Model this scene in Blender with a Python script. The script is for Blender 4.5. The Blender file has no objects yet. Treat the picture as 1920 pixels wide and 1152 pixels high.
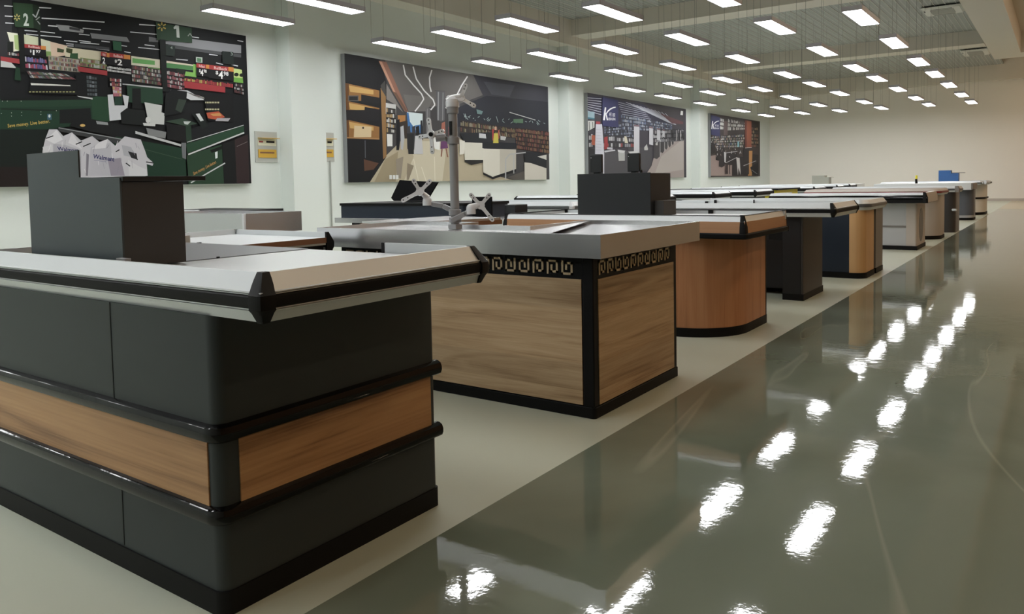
import bpy, math, random
from mathutils import Vector, Matrix
PI = math.pi
random.seed(7)
D = bpy.data
C = bpy.context.scene.collection

# ---------------------------------------------------------------- camera
F_PX, YAW, PITCH, ROLL, CY = 1455.42, 0.616358650, 0.0535418935, -0.0196377951, 420.39
CAM_H = 1.13
cy_, sy_ = math.cos(YAW), math.sin(YAW)
cp_, sp_ = math.cos(PITCH), math.sin(PITCH)
FWD = Vector((-sy_*cp_, cy_*cp_, -sp_))
RGT0 = Vector((cy_, sy_, 0))
UP0 = RGT0.cross(FWD)
RGT = RGT0*math.cos(ROLL) + UP0*math.sin(ROLL)
UPV = UP0*math.cos(ROLL) - RGT0*math.sin(ROLL)
cam_data = D.cameras.new('camera')
cam = D.objects.new('camera', cam_data)
C.objects.link(cam)
cam_data.sensor_width = 36
cam_data.lens = 36*F_PX/1920
cam_data.shift_y = -(576-CY)/1920
cam_data.clip_start = 0.05
cam_data.clip_end = 200
m = Matrix((RGT, UPV, -FWD)).transposed().to_4x4()
m.translation = Vector((0, 0, CAM_H))
cam.matrix_world = m
bpy.context.scene.camera = cam

# ---------------------------------------------------------------- world, exposure
sc = bpy.context.scene
sc.view_settings.view_transform = 'Standard'
sc.view_settings.look = 'None'
sc.view_settings.gamma = 1
sc.view_settings.use_curve_mapping = False
sc.view_settings.exposure = 0.1
w = D.worlds.new('world'); sc.world = w; w.use_nodes = True
w.node_tree.nodes['Background'].inputs[0].default_value = (0.6, 0.62, 0.6, 1)
w.node_tree.nodes['Background'].inputs[1].default_value = 0.05
LAMP_STRENGTH = 16.5
LAMP_COLOR = (0.98, 0.99, 1.0)
WARM_STRENGTH = 170.0
WARM_COLOR = (1.0, 0.74, 0.5)

# ---------------------------------------------------------------- materials
def lin(c):
    r = []
    for v in c[:3]:
        v = v/255.0
        r.append(v/12.92 if v <= 0.04045 else ((v+0.055)/1.055)**2.4)
    return (*r, 1.0)

def mat(name, col, rough=0.5, metal=0.0, spec=0.5, coat=0.0, noise=0.0, nscale=8.0, bump=0.0, emit=None, estr=0.0, coat_rough=0.05):
    m = D.materials.new(name); m.use_nodes = True
    nt = m.node_tree; b = nt.nodes['Principled BSDF']
    b.inputs['Base Color'].default_value = lin(col)
    b.inputs['Roughness'].default_value = rough
    b.inputs['Metallic'].default_value = metal
    b.inputs['Specular IOR Level'].default_value = spec
    b.inputs['Coat Weight'].default_value = coat
    b.inputs['Coat Roughness'].default_value = coat_rough
    if emit:
        b.inputs['Emission Color'].default_value = (*emit, 1)
        b.inputs['Emission Strength'].default_value = estr
    if noise or bump:
        tc = nt.nodes.new('ShaderNodeTexCoord')
        n = nt.nodes.new('ShaderNodeTexNoise'); n.inputs['Scale'].default_value = nscale
        n.inputs['Detail'].default_value = 4
        nt.links.new(tc.outputs['Object'], n.inputs['Vector'])
        if noise:
            r = nt.nodes.new('ShaderNodeMapRange')
            r.inputs['To Min'].default_value = 1-noise; r.inputs['To Max'].default_value = 1+noise
            nt.links.new(n.outputs['Fac'], r.inputs['Value'])
            v = nt.nodes.new('ShaderNodeVectorMath'); v.operation = 'SCALE'
            v.inputs[0].default_value = lin(col)[:3]
            nt.links.new(r.outputs['Result'], v.inputs['Scale'])
            nt.links.new(v.outputs['Vector'], b.inputs['Base Color'])
        if bump:
            bp = nt.nodes.new('ShaderNodeBump'); bp.inputs['Strength'].default_value = bump
            bp.inputs['Distance'].default_value = 0.01
            nt.links.new(n.outputs['Fac'], bp.inputs['Height'])
            nt.links.new(bp.outputs['Normal'], b.inputs['Normal'])
    return m

def wood(name, c1, c2, c3, vertical=False, along=0.9, across=9.0, rough=0.45, spec=0.4, distort=1.2, seed=0.0, planks=0.0):
    """grain runs along (x+y) on upright faces, or along z when vertical"""
    m = D.materials.new(name); m.use_nodes = True
    nt = m.node_tree; N = nt.nodes; L = nt.links; b = N['Principled BSDF']
    geo = N.new('ShaderNodeNewGeometry'); sep = N.new('ShaderNodeSeparateXYZ')
    L.new(geo.outputs['Position'], sep.inputs[0])
    add = N.new('ShaderNodeMath'); add.operation = 'ADD'
    L.new(sep.outputs['X'], add.inputs[0]); L.new(sep.outputs['Y'], add.inputs[1])
    comb = N.new('ShaderNodeCombineXYZ')
    ma = N.new('ShaderNodeMath'); ma.operation = 'MULTIPLY'
    mb = N.new('ShaderNodeMath'); mb.operation = 'MULTIPLY'
    src_long, src_cross = (sep.outputs['Z'], add.outputs[0]) if vertical else (add.outputs[0], sep.outputs['Z'])
    L.new(src_long, ma.inputs[0]); ma.inputs[1].default_value = along
    L.new(src_cross, mb.inputs[0]); mb.inputs[1].default_value = across
    L.new(ma.outputs[0], comb.inputs['X']); L.new(mb.outputs[0], comb.inputs['Y']); comb.inputs['Z'].default_value = seed
    n1 = N.new('ShaderNodeTexNoise'); n1.inputs['Scale'].default_value = 1.0; n1.inputs['Detail'].default_value = 6
    n1.inputs['Distortion'].default_value = distort; n1.inputs['Roughness'].default_value = 0.55
    L.new(comb.outputs[0], n1.inputs['Vector'])
    sc2 = N.new('ShaderNodeVectorMath'); sc2.operation = 'MULTIPLY'; sc2.inputs[1].default_value = (2.2, 14, 1)
    L.new(comb.outputs[0], sc2.inputs[0])
    n2 = N.new('ShaderNodeTexNoise'); n2.inputs['Scale'].default_value = 1.0; n2.inputs['Detail'].default_value = 5
    L.new(sc2.outputs[0], n2.inputs['Vector'])
    mix = N.new('ShaderNodeMath'); mix.operation = 'MULTIPLY_ADD'
    L.new(n2.outputs['Fac'], mix.inputs[0]); mix.inputs[1].default_value = 0.36
    L.new(n1.outputs['Fac'], mix.inputs[2])
    ramp = N.new('ShaderNodeValToRGB')
    e = ramp.color_ramp.elements
    e[0].position = 0.45; e[0].color = lin(c1)
    e[1].position = 0.86; e[1].color = lin(c3)
    x = ramp.color_ramp.elements.new(0.62); x.color = lin(c2)
    L.new(mix.outputs[0], ramp.inputs['Fac'])
    out = ramp.outputs['Color']
    if planks:
        pd = N.new('ShaderNodeMath'); pd.operation = 'DIVIDE'; pd.inputs[1].default_value = planks; L.new(sep.outputs['Z'], pd.inputs[0])
        fl = N.new('ShaderNodeMath'); fl.operation = 'FLOOR'; L.new(pd.outputs[0], fl.inputs[0])
        wn = N.new('ShaderNodeTexWhiteNoise'); wn.noise_dimensions = '1D'; L.new(fl.outputs[0], wn.inputs['W'])
        # every board shifts the grain and its tone a little
        sh = N.new('ShaderNodeMath'); sh.operation = 'MULTIPLY'; sh.inputs[1].default_value = 9.0; L.new(wn.outputs['Value'], sh.inputs[0])
        L.new(sh.outputs[0], comb.inputs['Z'])
        tr = N.new('ShaderNodeMapRange'); tr.inputs['To Min'].default_value = 0.86; tr.inputs['To Max'].default_value = 1.08
        L.new(wn.outputs['Value'], tr.inputs['Value'])
        vs = N.new('ShaderNodeVectorMath'); vs.operation = 'SCALE'; L.new(out, vs.inputs[0]); L.new(tr.outputs['Result'], vs.inputs['Scale'])
        out = vs.outputs['Vector']
    L.new(out, b.inputs['Base Color'])
    b.inputs['Roughness'].default_value = rough
    b.inputs['Specular IOR Level'].default_value = spec
    return m

def paint(name, spec=0.2, rough=0.6):
    """printed picture: colour comes from the mesh's own colour attribute"""
    m = D.materials.new(name); m.use_nodes = True
    nt = m.node_tree; b = nt.nodes['Principled BSDF']
    a = nt.nodes.new('ShaderNodeAttribute'); a.attribute_name = 'ink'
    nt.links.new(a.outputs['Color'], b.inputs['Base Color'])
    b.inputs['Roughness'].default_value = rough
    b.inputs['Specular IOR Level'].default_value = spec
    return m

M = {}
M['wall'] = mat('white_wall_paint', (214, 220, 216), 0.75, noise=0.02, nscale=0.6)
M['wall_far'] = mat('far_wall_paint', (232, 228, 220), 0.75, noise=0.03, nscale=0.4)
M['wall_warm'] = mat('tan_wall_paint', (182, 146, 112), 0.8, noise=0.03, nscale=0.5)
M['soffit'] = mat('soffit_paint', (214, 208, 196), 0.8, noise=0.02, nscale=0.5)
M['charcoal'] = mat('charcoal_laminate', (52, 58, 59), 0.5, spec=0.35, noise=0.05, nscale=3)
M['charcoal_brown'] = mat('dark_grey_laminate', (58, 56, 55), 0.5, spec=0.35, noise=0.05, nscale=3)
M['black'] = mat('matt_black_plastic', (13, 13, 14), 0.5, spec=0.2)
M['screen'] = mat('matt_black_screen', (20, 20, 22), 0.8, spec=0.08)
M['black_soft'] = mat('black_rubber', (12, 12, 13), 0.6, spec=0.2)
M['gloss_black'] = mat('glossy_black_rubber', (7, 7, 8), 0.08, spec=0.32, bump=0.05, nscale=25)
M['black_metal'] = mat('black_powder_coat', (22, 24, 27), 0.45, spec=0.4, noise=0.04, nscale=4)
M['cabinet_grey'] = mat('grey_blue_steel_sheet', (60, 68, 72), 0.42, spec=0.4, noise=0.04, nscale=3)
M['alu'] = mat('satin_aluminium', (208, 212, 214), 0.38, metal=0.35, spec=0.5)
M['white_top'] = mat('white_laminate', (212, 216, 218), 0.3, spec=0.5)
M['steel'] = mat('brushed_stainless_steel', (206, 207, 209), 0.26, metal=0.85, noise=0.03, nscale=6, bump=0.03)
M['steel_dark'] = mat('dull_steel_plate', (92, 94, 96), 0.35, metal=0.3)
M['pale_steel'] = mat('pale_satin_steel_sheet', (214, 218, 220), 0.28, metal=0.35)
M['grey_paint'] = mat('grey_painted_metal', (138, 138, 140), 0.35, spec=0.5)
M['grey_gloss'] = mat('silver_plastic', (206, 207, 210), 0.2, spec=0.6, coat=0.3)
M['oak'] = wood('smoked_oak_boards', (146, 118, 88), (178, 150, 116), (198, 172, 138), along=1.1, across=13.0, distort=1.3, seed=3.0, planks=0.13)
M['walnut'] = wood('walnut_laminate', (116, 80, 52), (170, 128, 88), (192, 150, 106), along=0.8, across=9.0, distort=0.7, seed=7.3)
M['cherry'] = wood('cherry_veneer', (152, 104, 70), (180, 126, 88), (192, 140, 102), vertical=True, along=0.8, across=9.0, distort=0.5, seed=1.1)
M['cherry_edge'] = wood('cherry_edge_veneer', (150, 108, 76), (172, 128, 94), (182, 138, 102), along=0.7, across=10.0, distort=0.4, seed=5.1)
M['beech'] = wood('beech_veneer', (186, 146, 100), (202, 162, 114), (212, 172, 124), vertical=True, along=0.6, across=8.0, distort=0.3, seed=2.1)
M['key_wood'] = mat('pale_oak_inlay', (206, 184, 152), 0.5)
M['brown_edge'] = mat('brown_edge_band', (122, 84, 58), 0.5)
M['navy'] = mat('navy_laminate', (34, 42, 54), 0.4, spec=0.4)
M['light_grey'] = mat('light_grey_laminate', (176, 178, 180), 0.45)
M['warm_grey'] = mat('warm_grey_laminate', (184, 176, 168), 0.45)
M['mid_grey'] = mat('mid_grey_laminate', (120, 116, 112), 0.45)
M['slate'] = mat('slate_grey_laminate', (88, 92, 100), 0.4)
M['dark_slate'] = mat('charcoal_slate_laminate', (62, 62, 64), 0.35)
M['red_strip'] = mat('dark_red_strip', (128, 36, 38), 0.4)
M['yellow'] = mat('yellow_laminate', (218, 206, 56), 0.45)
M['blue'] = mat('blue_steel_sheet', (44, 92, 150), 0.45)
M['beige_sheet'] = mat('beige_steel_sheet', (148, 148, 136), 0.5)
M['plate_grey'] = mat('grey_cover_plate', (176, 178, 172), 0.5)
M['cream'] = mat('cream_plastic', (212, 210, 186), 0.4)
M['gold'] = mat('amber_window_flap', (200, 160, 62), 0.3, spec=0.6)
M['red'] = mat('red_switch', (150, 40, 40), 0.4)
M['frame_alu'] = mat('poster_side_aluminium', (158, 160, 164), 0.4, metal=0.3)
M['lamp_body'] = mat('lamp_housing_silver', (186, 184, 194), 0.4, metal=0.2)
M['wire'] = mat('steel_wire', (150, 148, 142), 0.5, metal=0.3)
M['diffuser'] = mat('lamp_diffuser', (250, 250, 250), 0.5, emit=LAMP_COLOR, estr=LAMP_STRENGTH)
M['warm_lens'] = mat('added_downlight_lens', (250, 240, 220), 0.5, emit=WARM_COLOR, estr=WARM_STRENGTH)
M['ac'] = mat('air_conditioner_plastic', (214, 214, 206), 0.4)
M['ac_grille'] = mat('air_conditioner_grille', (150, 150, 142), 0.5)
M['ink'] = paint('printed_canvas')

def floor_material():
    m = D.materials.new('polished_epoxy_floor'); m.use_nodes = True
    nt = m.node_tree; N = nt.nodes; L = nt.links; b = N['Principled BSDF']
    geo = N.new('ShaderNodeNewGeometry')
    n1 = N.new('ShaderNodeTexNoise'); n1.inputs['Scale'].default_value = 0.7; n1.inputs['Detail'].default_value = 6
    n1.inputs['Distortion'].default_value = 0.8
    L.new(geo.outputs['Position'], n1.inputs['Vector'])
    r = N.new('ShaderNodeValToRGB')
    r.color_ramp.elements[0].position = 0.35; r.color_ramp.elements[0].color = lin((104, 112, 98))
    r.color_ramp.elements[1].position = 0.68; r.color_ramp.elements[1].color = lin((120, 127, 112))
    L.new(n1.outputs['Fac'], r.inputs['Fac'])
    # pale wandering veins in the poured floor
    n2 = N.new('ShaderNodeTexNoise'); n2.inputs['Scale'].default_value = 0.75; n2.inputs['Detail'].default_value = 3
    n2.inputs['Distortion'].default_value = 1.2
    mp = N.new('ShaderNodeMapping'); mp.inputs['Scale'].default_value = (0.9, 0.16, 1); mp.inputs['Rotation'].default_value = (0, 0, 0.12); mp.inputs['Location'].default_value = (3.1, 1.7, 0)
    L.new(geo.outputs['Position'], mp.inputs['Vector']); L.new(mp.outputs[0], n2.inputs['Vector'])
    sub = N.new('ShaderNodeMath'); sub.operation = 'SUBTRACT'; sub.inputs[1].default_value = 0.53
    L.new(n2.outputs['Fac'], sub.inputs[0])
    ab = N.new('ShaderNodeMath'); ab.operation = 'ABSOLUTE'; L.new(sub.outputs[0], ab.inputs[0])
    mr = N.new('ShaderNodeMapRange'); mr.inputs['From Min'].default_value = 0.0; mr.inputs['From Max'].default_value = 0.006
    mr.inputs['To Min'].default_value = 0.3; mr.inputs['To Max'].default_value = 0.0
    L.new(ab.outputs[0], mr.inputs['Value'])
    mx = N.new('ShaderNodeMixRGB'); mx.inputs['Color2'].default_value = lin((168, 166, 150))
    L.new(mr.outputs['Result'], mx.inputs['Fac']); L.new(r.outputs['Color'], mx.inputs['Color1'])
    L.new(mx.outputs['Color'], b.inputs['Base Color'])
    b.inputs['Roughness'].default_value = 0.04
    b.inputs['IOR'].default_value = 1.5
    b.inputs['Specular IOR Level'].default_value = 0.75
    b.inputs['Coat Weight'].default_value = 0.0
    b.inputs['Coat Roughness'].default_value = 0.02
    n3 = N.new('ShaderNodeTexNoise'); n3.inputs['Scale'].default_value = 5.0; n3.inputs['Detail'].default_value = 5
    n3.inputs['Roughness'].default_value = 0.6
    L.new(geo.outputs['Position'], n3.inputs['Vector'])
    bp = N.new('ShaderNodeBump'); bp.inputs['Strength'].default_value = 0.13; bp.inputs['Distance'].default_value = 0.006
    L.new(n3.outputs['Fac'], bp.inputs['Height'])
    L.new(bp.outputs['Normal'], b.inputs['Normal']); L.new(bp.outputs['Normal'], b.inputs['Coat Normal'])
    return m
M['floor_dark'] = floor_material()
M['floor_light'] = mat('pale_epoxy_floor', (184, 188, 172), 0.32, spec=0.5, noise=0.04, nscale=1.2)

M['floor_tan'] = mat('tan_epoxy_floor', (186, 176, 154), 0.35, spec=0.5, noise=0.05, nscale=1.0)
def grille_material():
    m = D.materials.new('open_cell_ceiling'); m.use_nodes = True
    nt = m.node_tree; N = nt.nodes; L = nt.links; b = N['Principled BSDF']
    geo = N.new('ShaderNodeNewGeometry'); sep = N.new('ShaderNodeSeparateXYZ'); L.new(geo.outputs['Position'], sep.inputs[0])
    def saw(out, period, duty):
        a = N.new('ShaderNodeMath'); a.operation = 'DIVIDE'; a.inputs[1].default_value = period; L.new(out, a.inputs[0])
        f = N.new('ShaderNodeMath'); f.operation = 'FRACT'; L.new(a.outputs[0], f.inputs[0])
        g = N.new('ShaderNodeMath'); g.operation = 'LESS_THAN'; g.inputs[1].default_value = duty; L.new(f.outputs[0], g.inputs[0])
        return g.outputs[0]
    s1 = saw(sep.outputs['Y'], 0.08, 0.45); s2 = saw(sep.outputs['X'], 0.24, 0.12)
    mxm = N.new('ShaderNodeMath'); mxm.operation = 'MAXIMUM'; L.new(s1, mxm.inputs[0]); L.new(s2, mxm.inputs[1])
    mx = N.new('ShaderNodeMixRGB'); mx.inputs['Color1'].default_value = lin((142, 144, 140)); mx.inputs['Color2'].default_value = lin((178, 180, 174))
    L.new(mxm.outputs[0], mx.inputs['Fac']); L.new(mx.outputs[0], b.inputs['Base Color'])
    b.inputs['Roughness'].default_value = 0.7
    return m
M['grille'] = grille_material()
M['runner'] = mat('ceiling_runner_metal', (206, 206, 198), 0.6)

# ---------------------------------------------------------------- mesh helpers
class MB:
    def __init__(s): s.v = []; s.f = []; s.mi = []; s.col = []
    def add(s, verts, faces, mi=0, col=None):
        o = len(s.v); s.v += [tuple(p) for p in verts]
        for f in faces:
            s.f.append(tuple(i+o for i in f)); s.mi.append(mi); s.col.append(col)
        return s
    def box(s, x0, x1, y0, y1, z0, z1, mi=0):
        if x0 > x1: x0, x1 = x1, x0
        if y0 > y1: y0, y1 = y1, y0
        v = [(x0,y0,z0),(x1,y0,z0),(x1,y1,z0),(x0,y1,z0),(x0,y0,z1),(x1,y0,z1),(x1,y1,z1),(x0,y1,z1)]
        return s.add(v, [(3,2,1,0),(4,5,6,7),(0,1,5,4),(1,2,6,5),(2,3,7,6),(3,0,4,7)], mi)
    def prism(s, poly, z0, z1, mi=0):
        n = len(poly)
        v = [(x,y,z0) for x,y in poly]+[(x,y,z1) for x,y in poly]
        f = [tuple(range(n-1,-1,-1)), tuple(range(n,2*n))]+[(i,(i+1)%n,n+(i+1)%n,n+i) for i in range(n)]
        return s.add(v, f, mi)
    def hull(s, poly3, off, mi=0):
        """extrude a planar 3-D polygon by vector off"""
        n = len(poly3); o = Vector(off)
        v = [Vector(p) for p in poly3]+[Vector(p)+o for p in poly3]
        f = [tuple(range(n-1,-1,-1)), tuple(range(n,2*n))]+[(i,(i+1)%n,n+(i+1)%n,n+i) for i in range(n)]
        return s.add(v, f, mi)
    def sweep(s, path, prof, mi=0):
        """profile [(outward, z)] swept along an open plan path; outward is to the right of travel"""
        P = [Vector(p) for p in path]; n = len(P); k = len(prof); nor = []
        for i in range(n):
            ds = []
            if i > 0: ds.append((P[i]-P[i-1]).normalized())
            if i < n-1: ds.append((P[i+1]-P[i]).normalized())
            ns = [Vector((d.y, -d.x)) for d in ds]
            if len(ns) == 1: nor.append(ns[0])
            else:
                b = (ns[0]+ns[1]).normalized(); nor.append(b/max(0.3, b.dot(ns[0])))
        v = []
        for i in range(n):
            for u, z in prof:
                q = P[i]+nor[i]*u; v.append((q.x, q.y, z))
        f = []
        for i in range(n-1):
            for j in range(k):
                a = i*k+j; b = i*k+(j+1)%k
                f.append((a, b, b+k, a+k))
        f.append(tuple(range(k-1,-1,-1))); f.append(tuple((n-1)*k+j for j in range(k)))
        return s.add(v, f, mi)
    def tube(s, pts, r, n=10, mi=0, r1=None):
        P = [Vector(p) for p in pts]; m = len(P); v = []; f = []
        prev = None
        for i, p in enumerate(P):
            d = (P[min(i+1,m-1)]-P[max(i-1,0)]).normalized()
            a = Vector((0,0,1)) if abs(d.z) < 0.95 else Vector((1,0,0))
            if prev is not None: a = prev
            x = (a-d*a.dot(d)).normalized(); y = d.cross(x); prev = x
            rr = r if r1 is None else r+(r1-r)*i/(m-1)
            for j in range(n):
                t = 2*PI*j/n; v.append(p+x*(math.cos(t)*rr)+y*(math.sin(t)*rr))
        for i in range(m-1):
            for j in range(n):
                f.append((i*n+j, i*n+(j+1)%n, (i+1)*n+(j+1)%n, (i+1)*n+j))
        f.append(tuple(range(n-1,-1,-1))); f.append(tuple((m-1)*n+j for j in range(n)))
        return s.add(v, f, mi)
    def build(s, name, mats, parent=None, bevel=0.0, smooth=35):
        if not isinstance(mats, (list, tuple)): mats = [mats]
        o3 = Vector(parent.location) if parent else Vector((0,0,0))
        q = parent
        while q is not None and q.parent is not None:
            q = q.parent; o3 = o3+Vector(q.location)
        me = D.meshes.new(name)
        me.from_pydata([tuple(Vector(p)-o3) for p in s.v], [], s.f)
        for mm in mats: me.materials.append(mm)
        me.polygons.foreach_set('material_index', s.mi)
        if any(c is not None for c in s.col):
            at = me.color_attributes.new('ink', 'FLOAT_COLOR', 'CORNER')
            for pi, p in enumerate(me.polygons):
                c = s.col[pi] or (0.5,0.5,0.5,1)
                for li in p.loop_indices: at.data[li].color = c
        me.update(); me.validate()
        if smooth:
            me.polygons.foreach_set('use_smooth', [True]*len(me.polygons))
            me.set_sharp_from_angle(angle=math.radians(smooth))
        ob = D.objects.new(name, me); C.objects.link(ob)
        if parent: ob.parent = parent
        if bevel:
            b = ob.modifiers.new('bevel', 'BEVEL'); b.width = bevel; b.segments = 2
            b.limit_method = 'ANGLE'; b.angle_limit = math.radians(40)
        return ob

def B(*a, mi=0): return MB().box(*a, mi=mi)
def rrect(x0, x1, y0, y1, nr=0, fr=0, nl=0, fl=0, seg=8):
    """plan outline, counter-clockwise, with a radius for near/far right/left corners"""
    out = []
    for cx, cyy, r, a0 in ((x1-nr, y0+nr, nr, -90), (x1-fr, y1-fr, fr, 0), (x0+fl, y1-fl, fl, 90), (x0+nl, y0+nl, nl, 180)):
        if r <= 0: out.append((cx, cyy))
        else:
            for i in range(seg+1):
                t = math.radians(a0+90*i/seg); out.append((cx+r*math.cos(t), cyy+r*math.sin(t)))
    return out
def arc(cx, cyy, r, a0, a1, seg=8):
    return [(cx+r*math.cos(math.radians(a0+(a1-a0)*i/seg)), cyy+r*math.sin(math.radians(a0+(a1-a0)*i/seg))) for i in range(seg+1)]

def thing(name, label, cat, loc, group=None):
    o = D.objects.new(name, None); C.objects.link(o); o.location = loc; o.empty_display_size = 0.1
    o['label'] = label; o['category'] = cat
    if group: o['group'] = group
    return o
def tag(o, label, cat, group=None):
    o['label'] = label; o['category'] = cat
    if group: o['group'] = group
    return o
def struct(o): o['kind'] = 'structure'; return o
def plabel(o, s): o['label'] = s; return o

# ---------------------------------------------------------------- room
XL, XR, YN, YF = -11.25, 5.2, -4.0, 36.98
Z_GR, Z_BM = 5.42, 5.03
EDGE = -1.62
struct(MB().box(EDGE, XR, YN, YF, -0.1, 0).build('floor', M['floor_dark'], smooth=0))
struct(MB().box(XL, EDGE, YN, YF, -0.1, 0).build('floor.001', M['floor_light'], smooth=0))
struct(MB().box(EDGE, XR, 28.6, YF, -0.1, 0.001).build('floor.002', M['floor_tan'], smooth=0))
struct(B(XL-0.2, XL, YN, YF, -0.1, 6.2).build('wall_left', M['wall'], smooth=0))
struct(B(XL-0.2, XR+0.2, YF, YF+0.2, -0.1, 6.2).build('wall_far', M['wall_far'], smooth=0))
struct(B(XR, XR+0.2, YN, YF, -0.1, 6.2).build('wall_right', M['wall_warm'], smooth=0))
struct(B(XL-0.2, XR+0.2, YN-0.2, YN, -0.1, 6.2).build('wall_near', M['wall'], smooth=0))
RX0, RX1 = -1.96, -1.15
struct(B(XL, RX0+0.02, YN, YF, Z_GR+0.03, Z_GR+0.12).build('ceiling', M['grille'], smooth=0))
struct(B(RX0+0.02, XR, YN, YF, 5.72, 5.82).build('ceiling.001', M['soffit'], smooth=0))
mb = MB()
x = XL+0.6
while x < RX0: mb.box(x, x+0.014, YN, YF, Z_GR+0.018, Z_GR+0.03); x += 0.24
struct(mb.build('trim_1', M['runner'], smooth=0))
# long soffits and cross beams
struct(B(XL, XL+0.46, YN, YF, 4.78, 5.6).build('trim_2', M['soffit'], smooth=0))
struct(B(RX0, RX1, YN, 31.8, 5.05, 5.75).build('trim_3', M['soffit'], smooth=0))
for i, y0 in enumerate((-0.45, 8.85, 18.16, 27.47)):
    struct(B(XL+0.46, RX0, y0, y0+0.75, Z_BM, 5.6).build('trim_%d' % (4+i), M['soffit'], smooth=0))
struct(B(XL+0.46, XR, YF-0.3, YF, 4.83, 5.75).build('trim_8', M['soffit'], smooth=0))
struct(B(RX1, XR, 30.6, 31.8, 5.05, 5.75).build('trim_9', M['soffit'], smooth=0))
# pilasters on the left wall
for i, y0 in enumerate((-0.45, 8.85, 18.16, 27.47)):
    struct(B(XL, XL+0.35, y0, y0+0.76, 0, 4.78).build('trim_%d' % (10+i), M['wall'], smooth=0))
struct(B(XL, XL+0.012, YN, YF, 0, 0.1).build('baseboard_left', M['light_grey'], smooth=0))
struct(B(XL, XR, YF-0.015, YF, 0, 0.1).build('baseboard_far', M['warm_grey'], smooth=0))
# unseen downlights added in the raised ceiling to warm the right side
for i in range(11):
    for j, xx in enumerate((0.9, 3.6)):
        yy = 1.5+3.4*i if i < 9 else 29.4+2.6*(i-8)
        t = thing('added_downlight', 'added warm downlight, out of view in the raised right-hand ceiling', 'ceiling light', (xx, yy, 5.72), 'added warm downlights of the raised ceiling')
        MB().tube([(xx,yy,5.72),(xx,yy,5.70)], 0.13, 20).build('trim_ring', M['ac'], t)
        MB().tube([(xx,yy,5.70),(xx,yy,5.692)], 0.105, 20).build('lens', M['warm_lens'], t)

# ---------------------------------------------------------------- pendant lamps
LX = (-10.29, -8.80, -7.36, -5.81, -4.15, -2.77)
LY = (-2.6, 0.7, 4.2, 7.68, 11.05, 14.07, 17.25, 20.57, 23.3, 26.5, 30.15, 33.4)
ORD = ['first', 'second', 'third', 'fourth', 'fifth', 'sixth', 'seventh', 'eighth', 'ninth', 'tenth', 'eleventh', 'twelfth']
LZ, LW, LL, LT = 3.756, 0.31, 1.5, 0.075
def make_lamp():
    t = thing('pendant_light', '', 'ceiling light', (0, 0, LZ), 'long panel lights hung in rows from the ceiling')
    h = MB()
    h.box(-LW/2, LW/2, -LL/2, LL/2, LZ+0.03, LZ+LT)
    for sgn in (-1, 1):
        h.box(sgn*LW/2, sgn*(LW/2-0.012), -LL/2, LL/2, LZ, LZ+0.03)
        h.box(-LW/2, LW/2, sgn*LL/2, sgn*(LL/2-0.012), LZ, LZ+0.03)
    h.build('housing', M['lamp_body'], t, smooth=0)
    B(-LW/2+0.013, LW/2-0.013, -LL/2+0.013, LL/2-0.013, LZ+0.004, LZ+0.028).build('diffuser', M['diffuser'], t, smooth=0)
    for sx in (-1, 1):
        for sy in (-1, 1):
            MB().tube([(sx*LW/2, sy*(LL/2-0.02), LZ+0.02), (sx*LW/2, sy*(LL/2-0.02), Z_GR)], 0.003, 5).build('suspension_wire', M['wire'], t)
    B(-0.03, 0.03, LL/2-0.2, LL/2-0.05, LZ+LT, LZ+LT+0.03).build('driver_box', M['lamp_body'], t, smooth=0)
    return t
def copy_tree(o, parent=None):
    c = o.copy(); C.objects.link(c)
    if parent: c.parent = parent
    for ch in [q for q in D.objects if q.parent == o]: copy_tree(ch, c)
    return c
lamp0 = make_lamp(); lamp_kids = [q for q in D.objects if q.parent == lamp0]
first = True
for r, yy in enumerate(LY):
    for cidx, xx in enumerate(LX):
        if first: L_ = lamp0; first = False
        else:
            L_ = lamp0.copy(); C.objects.link(L_)
            for ch in lamp_kids:
                k = ch.copy(); C.objects.link(k); k.parent = L_
        dy = -0.06 if (r+cidx) % 3 == 0 else 0.05 if (r+cidx) % 3 == 1 else 0
        L_.location = (xx, yy+dy, LZ)
        if r >= 3:
            L_['label'] = 'lit panel light, %s row from the camera, %s from the poster wall' % (ORD[r-3], ORD[cidx])
        else:
            L_['label'] = 'panel light out of view over the camera, %s row back, %s from the wall' % (ORD[3-r-1], ORD[cidx])

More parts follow.
